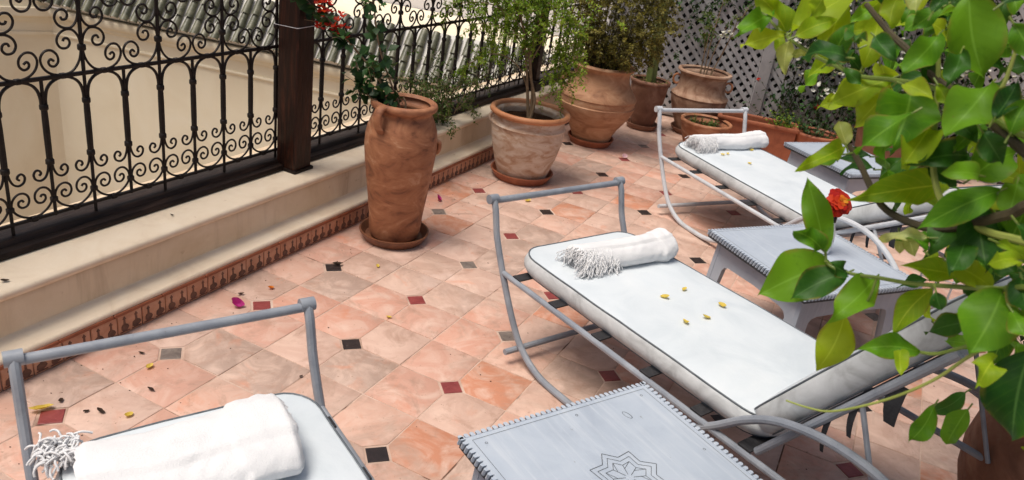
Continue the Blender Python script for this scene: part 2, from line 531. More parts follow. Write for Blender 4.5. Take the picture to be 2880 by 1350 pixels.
def tile_mesh_data(seed):
    poly = tile_poly(seed)
    n = len(poly)
    rnd = random.Random(seed+99)
    vs = [(x, y, -.006) for x, y in poly]+[(x, y, -.0018) for x, y in poly]+[(x*.972, y*.972, rnd.uniform(-.0004, .0006)) for x, y in poly]
    fs = [(k, (k+1) % n, n+(k+1) % n, n+k) for k in range(n)]+[(n+k, n+(k+1) % n, 2*n+(k+1) % n, 2*n+k) for k in range(n)]+[tuple(range(2*n, 3*n))]
    return vs, fs


tile_meshes = []
for s_ in range(5):
    mb = MB(); mb.add(*tile_mesh_data(s_))
    tile_meshes.append(mb.mesh('floor_tile', M['floor_tile'], True, 40))
cand = []
for i in range(-7, 25):            # along the wall
    for j in range(-1, 18):        # away from the wall
        x = (j+.5)*S; y = (i+.5)*S
        if y < -1.6 or y > 6.05:
            continue
        # the vertex (even, even) of the tile carries the inset
        vx = j if j % 2 == 0 else j+1
        vy = i if i % 2 == 0 else i+1
        sx = -1 if vx == j else 1
        sy = -1 if vy == i else 1
        rot = {(-1, -1): 0, (1, -1): 90, (1, 1): 180, (-1, 1): 270}[(sx, sy)]
        q = project((x, y, 0))
        infr = q is not None and -60 < q[0] < 2940 and -20 < q[1] < 1430
        cand.append((0 if infr else 1, q[2] if q else 99, x, y, rot))
cand.sort()
rest = MB()
rnd = random.Random(3)
for k, (far, d, x, y, rot) in enumerate(cand):
    tilt = (rnd.uniform(-.0035, .0035), rnd.uniform(-.0035, .0035))
    if k < 300 and not far:
        link('floor_tile', rnd.choice(tile_meshes), slab, (x, y, rnd.uniform(-.0008, .0008)), (tilt[0], tilt[1], R(rot)))
    else:
        vs_, fs_ = tile_mesh_data(k % 5)
        mt = Matrix.Translation((x, y, 0)) @ Matrix.Rotation(R(rot), 4, 'Z')
        rest.add([mt @ Vector(p) for p in vs_], fs_)
ro = rest.build('floor_tiles', M['floor_tile'], slab, True, 40)
ro['kind'] = 'stuff'
im = {}
hs = CL-.0075
for nm in ('red', 'black', 'grey'):
    mb = MB()
    poly = [(hs, 0), (0, hs), (-hs, 0), (0, -hs)]
    mb.add([(x, y, -.006) for x, y in poly]+[(x, y, -.0018) for x, y in poly]+[(x*.95, y*.95, -.0004) for x, y in poly],
           [(k, (k+1) % 4, 4+(k+1) % 4, 4+k) for k in range(4)]+[(4+k, 4+(k+1) % 4, 8+(k+1) % 4, 8+k) for k in range(4)]+[(8, 9, 10, 11)])
    im[nm] = mb.mesh('inset_tile', M['inset_'+nm], False)
for i in range(-3, 13):
    for j in range(0, 9):
        if (i+j) % 2:
            nm = 'red'
        else:
            nm = 'grey' if (i-j) % 4 == 0 and rnd.random() < .6 else 'black'
        nm = {(0, 0): 'grey', (2, 0): 'black', (4, 0): 'grey', (1, 1): 'black', (3, 1): 'grey', (5, 1): 'black', (7, 1): 'black', (0, 2): 'black',
              (2, 2): 'grey', (6, 2): 'black', (8, 2): 'black', (5, 3): 'black', (7, 3): 'red', (2, 3): 'red'}.get((i, j), nm)
        link('inset_tile', im[nm], slab, (j*.5, i*.5, rnd.uniform(-.0006, .0004)), (0, 0, rnd.uniform(-.03, .03)))

# ------------------------------------------------------------------ parapet wall with its skirting of stamped tiles
PY0, PY1 = -2.2, 6.0
wall = thing('parapet_wall', 'low cream plastered parapet wall with stamped clay skirting, below the iron railing', 'wall')
w = MB()
w.box((-.85, PY0, -4.1), (-.335, PY1, .318), bev=.006)
w.build('wall_body', M['plaster'], wall)
w = MB()
# broad top coping, slightly rounded and uneven along its inner edge
n = 70
prof = [(-.80, .3185), (-.36, .3190), (-.340, .3175), (-.331, .311), (-.329, .300), (-.332, .288), (-.3345, .287)]
vs_ = []
for i in range(n+1):
    y = PY0+(PY1-PY0)*i/n
    d = .004*noise.noise(Vector((y*3, 1, 0)))+.002*noise.noise(Vector((y*11, 4, 0)))
    for k, (x, z) in enumerate(prof):
        vs_.append((x+(d if k > 0 else 0), y, z+(d*.3 if 0 < k < 5 else 0)+.002))
m_ = len(prof)
w.add(vs_, [(i*m_+k, (i+1)*m_+k, (i+1)*m_+k+1, i*m_+k+1) for i in range(n) for k in range(m_-1)])
w.build('coping', M['lit_plaster'], wall, True, 60)
w = MB()
prof = [(-.3352, .150), (-.330, .139), (-.318, .132), (-.258, .1255), (-.248, .122), (-.2445, .112), (-.2445, .105)]
vs_ = []
for i in range(n+1):
    y = PY0+(PY1-PY0)*i/n
    d = .003*noise.noise(Vector((y*2.5, 9, 0)))+.0015*noise.noise(Vector((y*13, 2, 0)))
    for k, (x, z) in enumerate(prof):
        vs_.append((x-(d if k < 5 else 0), y, z+(d if 0 < k < 5 else 0)))
m_ = len(prof)
w.add(vs_, [(i*m_+k, (i+1)*m_+k, (i+1)*m_+k+1, i*m_+k+1) for i in range(n) for k in range(m_-1)])
w.build('ledge', M['lit_plaster'], wall, True, 60)
w = MB().box((-.34, PY0, -.3), (-.252, PY1, .104))
w.build('plinth', M['grout'], wall, False)
mb = MB().box((-.0085, -.056, .001), (0, .056, .087), bev=.0025)
sk_me = mb.mesh('skirting_tile', M['skirting'])
mb = MB().box((-.010, -.1145, .0), (0.0045, .1145, .0145), bev=.003)
cap_me = mb.mesh('skirting_cap', M['trough'])
mot = []
for v_ in range(3):
    rnd2 = random.Random(v_)
    mb = MB()
    pts = []
    for k in range(9):
        a = R(-60+k*37.5)
        r_ = .0185*(1+rnd2.uniform(-.18, .12))
        pts.append((r_*math.sin(a)*1.1, .026-r_*math.cos(a)*.9))
    body = [(p[0], p[1]) for p in pts]
    mat = Matrix(((0, 0, 1, 0), (1, 0, 0, 0), (0, 1, 0, 0), (0, 0, 0, 1)))
    mb.prism(body, 0, .0022, mat=mat)
    mb.prism([(-.0045, .040), (.0045, .040), (.0035, .062), (.008, .066), (.0, .078), (-.008, .066), (-.0035, .062)], 0, .0020, mat=mat)
    mb.prism([(-.024, .006), (.024, .006), (.020, .0105), (-.020, .0105)], 0, .0016, mat=mat)
    mot.append(mb.mesh('motif', M['motif'], False))
k = 0
y = -1.15
while y < 5.95:
    t = link('skirting_tile', sk_me, wall, (-.2435+rnd.uniform(-.001, .001), y, rnd.uniform(-.001, .001)))
    for dy in (-.028, .028):
        link('motif', rnd.choice(mot), t, (-.0002, dy+rnd.uniform(-.002, .002), .002), None)
    y += .1165
y = -1.1
while y < 5.9:
    link('skirting_cap', cap_me, wall, (-.2415+rnd.uniform(-.0012, .0012), y, .0895+rnd.uniform(-.0008, .0008)), (0, 0, rnd.uniform(-.004, .004)))
    y += .2315

# ------------------------------------------------------------------ wrought iron balustrade on a wooden sill
BP = .175
Z0 = .372


def arc_tube(pts, r=.0062, per=6, n=6):
    return MB().tube([(0, p.x, p.y) for p in catmull([(a, b, 0) for a, b in pts], per)], r, n)


bar_long, bar_short = [], []
def bar_mesh(long_):
    mb = MB()
    mb.tube([(0, 0, Z0-.004 if long_ else .405), (0, 0, .62)], .0068, 8)
    mb.tube([(0, 0, .62), (0, 0, .70), (0, 0, .80), (0, 0, .858)], [.0115, .0125, .0125, .011], 8)
    mb.tube([(0, 0, .858), (0, 0, .965)], .0068, 8)
    if long_:
        mb.tube([(0, 0, .965), (0, 0, 1.70)], .0075, 8)
    return mb.mesh('baluster', M['iron'])
bl, bs_ = bar_mesh(True), bar_mesh(False)
col_me = MB()
col_me.tube([(0, 0, -.012), (0, 0, -.007), (0, 0, .007), (0, 0, .012)], [.013, .0165, .0165, .013], 10)
col_me = col_me.mesh('collar', M['iron'])
clamp_me = MB().box((-.010, -.013, -.010), (.010, .013, .010), bev=.003).mesh('clamp', M['iron'])
arch_me = arc_tube([(.009, .858), (.010, .885), (.020, .920), (.045, .945), (.0875, .957), (.130, .945), (.155, .920), (.165, .885), (.166, .858)]).mesh('arch', M['iron'])
H0 = .417
hr = [(.0875, .004), (.118, .010), (.148, .030), (.166, .058), (.164, .090), (.146, .113), (.122, .117), (.103, .103), (.098, .080), (.108, .060), (.127, .056),
      (.140, .068), (.139, .083), (.127, .088), (.120, .080)]
heart_r = arc_tube([(a, H0+b) for a, b in hr], .0048, 5).mesh('heart_scroll', M['iron'])
hl = [(BP-a, b*.96) for a, b in hr]
heart_l = arc_tube([(a, H0+b) for a, b in hl], .0048, 5).mesh('heart_scroll', M['iron'])
cr = [(.0075, .655), (.008, .625), (.012, .598), (.024, .573), (.044, .563), (.064, .572), (.070, .592), (.060, .607), (.046, .604), (.041, .592), (.049, .585)]
curl_r = arc_tube(cr, .0047, 5).mesh('curl', M['iron'])
curl_l = arc_tube([(-a, b) for a, b in cr], .0047, 5).mesh('curl', M['iron'])
ur = [(.058, .060), (.046, .068), (.037, .058), (.043, .044), (.060, .040), (.075, .056), (.072, .082), (.050, .101), (.022, .097), (.006, .070), (.016, .036), (.045, .012), (.0875, .004),
      (.130, .014), (.160, .050), (.171, .098), (.165, .142), (.142, .170), (.112, .172), (.086, .156), (.077, .130), (.090, .107), (.114, .104), (.128, .120),
      (.122, .138), (.107, .140), (.101, .130)]
MID = .961
MIR = .1755
def usc(flip, up):
    pts = [((BP-a) if flip else a, MID+((2*MIR-b) if up else b)) for a, b in ur]
    return arc_tube(pts, .0051, 4).mesh('scroll', M['iron'])
us = {(f_, u_): usc(f_, u_) for f_ in (0, 1) for u_ in (0, 1)}


def balustrade(k0, k1, y0, y1, label):
    root = thing('balustrade', label, 'railing', (-.62, 0, 0), -.022, 'balustrades along the parapet')
    sill = MB()
    prof = [(-.085, Z0-.047), (-.085, Z0-.012), (-.078, Z0-.003), (-.03, Z0), (.028, Z0), (.040, Z0-.006), (.046, Z0-.018), (.062, Z0-.020), (.076, Z0-.024),
            (.082, Z0-.034), (.082, Z0-.047), (.0, Z0-.049)]
    m_ = len(prof)
    ny = 24
    vs_ = []
    for i in range(ny+1):
        y = y0+(y1-y0)*i/ny
        for (x, z) in prof:
            vs_.append((x+.0015*noise.noise(Vector((y*4, x*30, z*30))), y, z+.001*noise.noise(Vector((y*5, x*20, 3)))))
    fs_ = [(i*m_+k, i*m_+(k+1) % m_, (i+1)*m_+(k+1) % m_, (i+1)*m_+k) for i in range(ny) for k in range(m_)]
    fs_ += [tuple(range(m_-1, -1, -1)), tuple(ny*m_+k for k in range(m_))]
    sill.add(vs_, fs_)
    sill.build('sill', M['sill_wood'], root, True, 40)
    for z, h in ((H0-.004, .0055), (MID, .0075), (MID+2*MIR+.004, .0075)):
        b = MB().box((-.007, y0, z-h), (.007, y1, z+h), bev=.0015)
        b.build('rail', M['iron'], root)
    b = MB().box((-.03, y0, 1.70), (.03, y1, 1.74), bev=.006)
    b.build('hand_rail', M['sill_wood'], root)
    for k in range(k0, k1+1):
        y = k*BP
        if not (y0 < y < y1):
            continue
        bar = link('baluster', bl if k % 2 else bs_, root, (0, y, 0))
        link('collar', col_me, bar, (0, 0, .632)); link('collar', col_me, bar, (0, 0, .852))
        if k % 2:
            link('collar', col_me, bar, (0, 0, 1.062))
        link('curl', curl_r, root, (0, y, 0)); link('curl', curl_l, root, (0, y, 0))
        if y+BP < y1+.05:
            link('arch', arch_me, root, (0, y, 0))
            link('heart_scroll', heart_r, root, (.0015, y, 0)); link('heart_scroll', heart_l, root, (-.0015, y, 0))
            f_ = 1 if k % 2 else 0
            link('scroll', us[(f_, 0)], root, (0, y, 0)); link('scroll', us[(f_, 1)], root, (0, y, 0))
            link('clamp', clamp_me, root, (0, y+BP/2, MID)); link('clamp', clamp_me, root, (0, y+BP/2, H0-.003))
        link('clamp', clamp_me, root, (0, y, H0+.058))
    return root


balustrade(-6, 7, -1.15, 1.335, 'black wrought iron railing on a dark wooden sill, left of the wooden post')
balustrade(8, 33, 1.338, 5.95, 'black wrought iron railing behind the potted plants, right of the wooden post')

pz = thing('wooden_post', 'thick dark reddish brown wooden post standing where the two railings meet', 'post', (-.505, 1.270, .318))
MB().box((-.065, -.065, 0.003), (.065, .065, 2.0), bev=.008).build('post_shaft', M['wood'], pz)
MB().box((-.074, -.074, 0.002), (.074, .074, .02), bev=.004).build('post_foot', M['sill_wood'], pz)
pz = thing('wooden_post', 'slim dark wooden post on the far railing, half hidden by the green shrub', 'post', (-.46, 4.15, .318))
MB().box((-.04, -.04, 0.003), (.04, .04, 2.0), bev=.006).build('post_shaft', M['sill_wood'], pz)
MB().box((-.06, -.06, 0.002), (.06, .06, .09), bev=.006).build('post_foot', M['sill_wood'], pz)
wi = MB().tube([(-.60, 1.215, 1.075), (-.575, 1.198, 1.077), (-.44, 1.199, 1.082), (-.434, 1.205, 1.083), (-.434, 1.335, 1.087), (-.46, 1.345, 1.087)], .0018, 5)
tag(wi.build('tie_wire', M['white_rod']), 'thin pale wire tied across the thick wooden post', 'wire')

# ------------------------------------------------------------------ neighbouring riad wing with its green tiled eave
TH = R(11.25)
E0 = Vector((-6.27, 4.70, -.2))
nb = thing('neighbouring_building', 'cream plastered courtyard building with a green barrel tiled eave beyond the railing', 'building', E0, TH)
w = MB()
w.box((-1.05, .10, -4.15), (5.45, 2.6, -.16))
w.box((-1.05, .36, -.1605), (5.45, 2.6, .30))
w.build('front_wall', M['far_plaster'], nb, False)
w = MB()
# left wing wall turns towards us
mt = Matrix.Translation((-1.05, .10, 0)) @ Matrix.Rotation(R(61-180)-TH, 4, 'Z')
w.box((-.02, -3.0, -3.95), (7.0, 0.0, 1.2), mat=mt)
w.build('side_wall', M['far_plaster'], nb, False)
w = MB()
for (d, z0, z1) in ((.03, -.26, -.16), (.075, -.20, -.10), (.02, -.44, -.40)):
    w.box((-1.04, .10-d, z0), (5.45, .12, z1), bev=.008)
    w.box((.0, -.001, z0), (7.0, d, z1), mat=mt)
w.build('cornice', M['far_plaster'], nb, True, 40)
PIT = R(55)
w = MB()
mr = Matrix.Rotation(PIT, 4, 'X')
w.box((-1.6, -.02, -.10), (5.5, .57, -.012), mat=mr)
w.build('roof_bed', M['mortar'], nb, False)
def roof_tile_mesh(seed):
    rr = random.Random(seed)
    mb = MB(); n = 7; m = 4
    vs_ = []
    for i in range(m):
        t = i/(m-1)
        r_ = .050-.009*t
        lift = .012*(1-t)
        for k in range(n+1):
            a = math.pi*k/n
            vs_.append((r_*math.cos(a), t*.215, r_*1.05*math.sin(a)+lift))
    for i in range(m-1):
        for k in range(n):
            a = i*(n+1)+k
            mb_f = (a, a+1, a+n+2, a+n+1)
            mb.f.append(mb_f); mb.mi.append(0)
    o = len(vs_)
    for k in range(n+1):
        a = math.pi*k/n
        vs_.append((.043*math.cos(a), .004, .043*math.sin(a)+.010))
    mb.v = vs_
    for k in range(n):
        mb.f.append((o+k, o+k+1, k+1, k)); mb.mi.append(0)
    # closed top end
    o2 = (m-1)*(n+1)
    mb.f.append(tuple(o2+k for k in range(n+1))); mb.mi.append(0)
    return mb.mesh('roof_tile', M['roof_tile'], True, 50)
rt = [roof_tile_mesh(k) for k in range(2)]
for c in range(51):
    x = -1.5+c*.137
    for r_ in range(3):
        yy = -.05+r_*.192
        p = mr @ Vector((x+rnd.uniform(-.006, .006), yy+rnd.uniform(-.012, .012), .0+r_*.004))
        link('roof_tile', rnd.choice(rt), nb, p, (PIT+rnd.uniform(-.02, .02), 0, rnd.uniform(-.02, .02)))
pb = thing('background_building', 'pale lavender white house wall rising behind the green tiled eave', 'building', E0+Vector((0, 0, 0)), TH)
w = MB().box((-6, 2.62, -4), (6.4, 6, 6.5))
w.build('wall', M['pale_wall'], pb, False)
for x in (.6, 3.0):
    w = MB().box((x, 2.600, 2.2), (x+.9, 2.622, 3.6), bev=.004)
    f_ = w.build('window', M['sill_wood'], pb)
    MB().box((x+.06, 2.592, 2.26), (x+.84, 2.6005, 3.54)).build('pane', M['black_glass'], f_, False)

# ------------------------------------------------------------------ lattice fence at the end of the terrace
FA = math.atan(.2)
fn = thing('lattice_fence', 'grey violet diagonal lattice fence closing the far end of the terrace', 'fence', (1.1, 5.86, 0), FA)
FPX = .02
FX0, FX1, FZ0, FZ1 = -1.42, 3.2, .05, 2.05
def clip_line(p, d):
    ts = []
    lo, hi = -1e9, 1e9
    for a, da, mn, mx in ((p[0], d[0], FX0, FX1), (p[1], d[1], FZ0, FZ1)):
        t0, t1 = (mn-a)/da, (mx-a)/da
        if t0 > t1: t0, t1 = t1, t0
        lo = max(lo, t0); hi = min(hi, t1)
    return lo, hi
LP = .0845*1.04
for sgn, yoff in ((1, 0.0), (-1, -.0075)):
    d = (math.cos(R(48)), sgn*math.sin(R(48)))
    off = FX0-3
    while off < FX1+3:
        p = (off, FZ0)
        lo, hi = clip_line(p, d)
        if hi-lo > .08:
            a = (p[0]+d[0]*lo, p[1]+d[1]*lo); b = (p[0]+d[0]*hi, p[1]+d[1]*hi)
            L_ = math.hypot(b[0]-a[0], b[1]-a[1])
            mb = MB().box((0, -.0036, -.0175), (L_, .0036, .0175))
            link('lath', mb.mesh('lath', M['lath'], False), fn, (a[0], yoff+rnd.uniform(-.0006, .0006), a[1]), (0, -math.atan2(d[1], d[0])+rnd.uniform(-.006, .006), 0))
        off += LP
for x in (-1.45, FPX, 2.2, 3.2):
    MB().box((x-.055, -.055, -.02), (x+.055, -.012, 2.12), bev=.005).build('fence_post', M['lath'], fn)
for z in (.02, 2.04):
    MB().box((-1.5, -.006, z), (3.3, .03, z+.07), bev=.004).build('fence_rail', M['lath'], fn)
MB().tube([(1.02, -.05, .06), (1.06, -.055, .5), (1.13, -.06, 1.06)], .017, 8).build('leaning_cane', M['lath'], fn)
bk = MB().box((-1.5, .16, -.0), (3.4, .20, 2.3))
bk = bk.build('backing_screen', M['screen'], None, False)
bk.location = fn.location; bk.rotation_euler = fn.rotation_euler
tag(bk, 'dark backing screen seen through the holes of the lattice fence', 'screen')


# ------------------------------------------------------------------ sun loungers
def rounded_outline(hx, hy, r, seg=6, sub=6):
    pts = []
    for cx, cy, a0 in ((hx-r, hy-r, 0), (-hx+r, hy-r, 90), (-hx+r, -hy+r, 180), (hx-r, -hy+r, 270)):
        for k in range(seg+1):
            a = R(a0+90*k/seg)
            pts.append((cx+r*math.cos(a), cy+r*math.sin(a)))
    out = []
    n = len(pts)
    for i in range(n):
        a = pts[i]; b = pts[(i+1) % n]
        d = math.hypot(b[0]-a[0], b[1]-a[1])
        m = max(1, int(d/.07))
        for k in range(m):
            out.append((a[0]+(b[0]-a[0])*k/m, a[1]+(b[1]-a[1])*k/m))
    return out


def cushion(hx, hy, T, rad, seed, puff=.014):
    """upholstered slab, centred, bottom at z=0: returns top/bottom mesh (0 top, 1 side) and piping loops"""
    base = rounded_outline(hx, hy, rad)
    n = len(base)
    mb = MB()
    rings = []
    def ring(d, z, nz):
        sx = (hx-d)/hx; sy = (hy-d)/hy
        out = []
        for (x, y) in base:
            p = Vector((x*sx, y*sy, z))
            q = noise.noise(Vector((x*2.6+seed, y*2.6, 3)))*.6+noise.noise(Vector((x*8+seed, y*8, 1)))*.25
            out.append((p.x+(.006*noise.noise(Vector((x*5, y*5, z*9+seed))) if nz else 0), p.y+(.006*noise.noise(Vector((y*5, x*5, z*9+seed))) if nz else 0), z+nz*q))
        return out
    spec = [(.05, .004, .0, 1), (.012, .0, .0, 1), (.0, .012, .003, 1), (-.008, T*.35, .003, 1), (-.009, T*.6, .003, 1), (-.002, T-.012, .003, 1), (.004, T, .003, 1),
            (.012, T+.001, .003, 0), (.03, T+puff*.45, .005, 0), (.07, T+puff*.8, .008, 0), (.10, T+puff*.9, .009, 0), (.13, T+puff, .009, 0), (.165, T+puff, .009, 0), (.2, T+puff*1.05, .009, 0), (.235, T+puff*1.05, .008, 0), (.27, T+puff*1.05, .007, 0)]
    spec = [s for s in spec if s[0] < min(hx, hy)-.03]
    for (d, z, nz, mi) in spec:
        rings.append(ring(d, z, nz))
    vs_ = [p for r_ in rings for p in r_]
    fs_, mis = [], []
    for i in range(len(rings)-1):
        for k in range(n):
            fs_.append((i*n+k, i*n+(k+1) % n, (i+1)*n+(k+1) % n, (i+1)*n+k)); mis.append(spec[i+1][3] if i < 7 else 0)
    # fill top centre with a strip of quads between the two long halves
    last = (len(rings)-1)*n
    fs_.append(tuple(last+k for k in range(n))); mis.append(0)
    fs_.append(tuple(range(n-1, -1, -1))); mis.append(1)
    mb.v = vs_; mb.f = fs_; mb.mi = mis
    return mb, rings[6], rings[1]


SIDE = [(0, .64), (.022, .60), (.040, .54), (.062, .475), (.134, .341), (.236, .18), (.33, .078), (.455, .022), (.60, .0155), (.76, .030), (.92, .09), (1.08, .19), (1.29, .352),
        (1.40, .455), (1.50, .52), (1.62, .556), (1.74, .566), (1.86, .548), (1.98, .49), (2.09, .39), (2.17, .27), (2.22, .14), (2.24, .016)]
OW = .75


def lounger(label, x, y, deg, back, seed, paint='tube'):
    root = thing('sun_lounger', label, 'sun lounger', (x, y, 0), R(deg), 'sun loungers along the terrace')
    for o in (0, OW):
        fr = MB().tube(catmull([(s, o, z) for s, z in SIDE], 5), .0145, 10).build('side_tube', M[paint], root)
        MB().tube([(-.004, o-.022, .637), (-.004, o+.022, .637)], .021, 12).build('end_knob', M[paint], fr)
        MB().tube([(.132, o, .349), (.7, o, .349), (1.4, o, .347), (2.105, o, .350)], .0125, 10).build('seat_rail', M[paint], root)
    MB().tube([(-.002, .012, .630), (-.002, OW-.012, .630)], .0145, 12).build('foot_bar', M[paint], root)
    for s_, z in ((.318, .062), (2.13, .30)):
        MB().tube([(s_-.018, -.065, z), (s_-.018, OW+.065, z)], .0135, 10).build('cross_bar', M[paint], root)
    for s_ in (.20, .44, .70, .96, 1.20, 1.40):
        MB().box((s_, .0, .3625), (s_+.05, OW, .3675)).build('strap', M['strap'], root, False)
    # seat cushion
    L_ = 1.30
    cu, top, bot = cushion(L_/2, .325, .080, .10, seed, .010)
    mt = Matrix.Translation((.155+L_/2, OW/2, .3705))
    sag = lambda p: Vector((p.x, p.y, p.z+.018*max(0, (.36-p.x)/.2)**2*.5))
    cu.v = [tuple(sag(mt @ Vector(p))) for p in cu.v]
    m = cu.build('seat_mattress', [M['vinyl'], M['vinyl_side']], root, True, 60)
    MB().tube([sag(mt @ Vector(p)) for p in top], .0034, 6, closed=True).build('piping', M['piping'], m)
    MB().tube([sag(mt @ Vector(p)) for p in bot], .0034, 6, closed=True).build('piping', M['piping'], m)
    # backrest
    pv = Matrix.Translation((1.455, 0, .362)) @ Matrix.Rotation(-R(back), 4, 'Y')
    bf = MB()
    for o in (.03, OW-.03):
        bf.tube([pv @ Vector((0, o, 0)), pv @ Vector((.74, o, 0))], .0135, 10)
    for t in (.01, .73):
        bf.tube([pv @ Vector((t, .03, 0)), pv @ Vector((t, OW-.03, 0))], .012, 10)
    fr = bf.build('back_frame', M[paint], root)
    for t in (.16, .32, .48, .62):
        MB().box((t, .03, .0138), (t+.05, OW-.03, .0178), mat=pv).build('strap', M['strap'], fr, False)
    for o in (.03, OW-.03):
        a = pv @ Vector((.42, o, -.012)); bq = Vector((1.455+.42*math.cos(R(back))+.18, o, .36))
        MB().tube([a, bq], .008, 8).build('prop', M[paint], fr)
    cu, top, bot = cushion(.40, .325, .092, .09, seed+5)
    mt = pv @ Matrix.Translation((.405, OW/2, .024))
    cu.v = [tuple(mt @ Vector(p)) for p in cu.v]
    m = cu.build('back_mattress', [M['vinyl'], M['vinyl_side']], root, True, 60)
    MB().tube([mt @ Vector(p) for p in top], .0034, 6, closed=True).build('piping', M['piping'], m)
    MB().tube([mt @ Vector(p) for p in bot], .0034, 6, closed=True).build('piping', M['piping'], m)
    for t, l, wd in ((.30, .11, .016), (.40, .10, .02), (.55, .12, .05)):
        a = pv @ Vector((t, .045, -.004))
        q = MB()
        vs_ = []
        for i in range(5):
            f = i/4
            for sx in (-1, 1):
                vs_.append((a.x+sx*wd/2*(1-.4*f*f)+.012*f*f, a.y-.012-.006*math.sin(f*3), a.z-l*f))
        vs_ += [(vx, vy+.003, vz) for vx, vy, vz in vs_]
        fs_ = []
        for i in range(4):
            fs_.append((2*i, 2*i+1, 2*i+3, 2*i+2)); fs_.append((10+2*i, 12+2*i, 13+2*i, 11+2*i))
            fs_.append((2*i, 2*i+2, 12+2*i, 10+2*i)); fs_.append((2*i+1, 11+2*i, 13+2*i, 2*i+3))
        q.add(vs_, fs_).build('tie', M['strap'], fr, False)
    return root


LG = {'near': (.492, -.874, -28.5), 'mid': (.850, .968, -26.3), 'far': (.880, 3.255, -37.5)}
lounger('grey tube sun lounger nearest the camera with a bulky loose towel', *LG['near'], 22, 1.0)
lounger('grey tube sun lounger in the middle with a raised backrest behind the star carved table', *LG['mid'], 56, 2.0)
lounger('grey tube sun lounger farthest away beside the terracotta pots', *LG['far'], 33, 3.0, 'tube_lit')


def lmat(k):
    x, y, d = LG[k]
    return Matrix.Translation((x, y, 0)) @ Matrix.Rotation(R(d), 4, 'Z')


# ------------------------------------------------------------------ rolled towels with knotted fringe
ZM = .4600


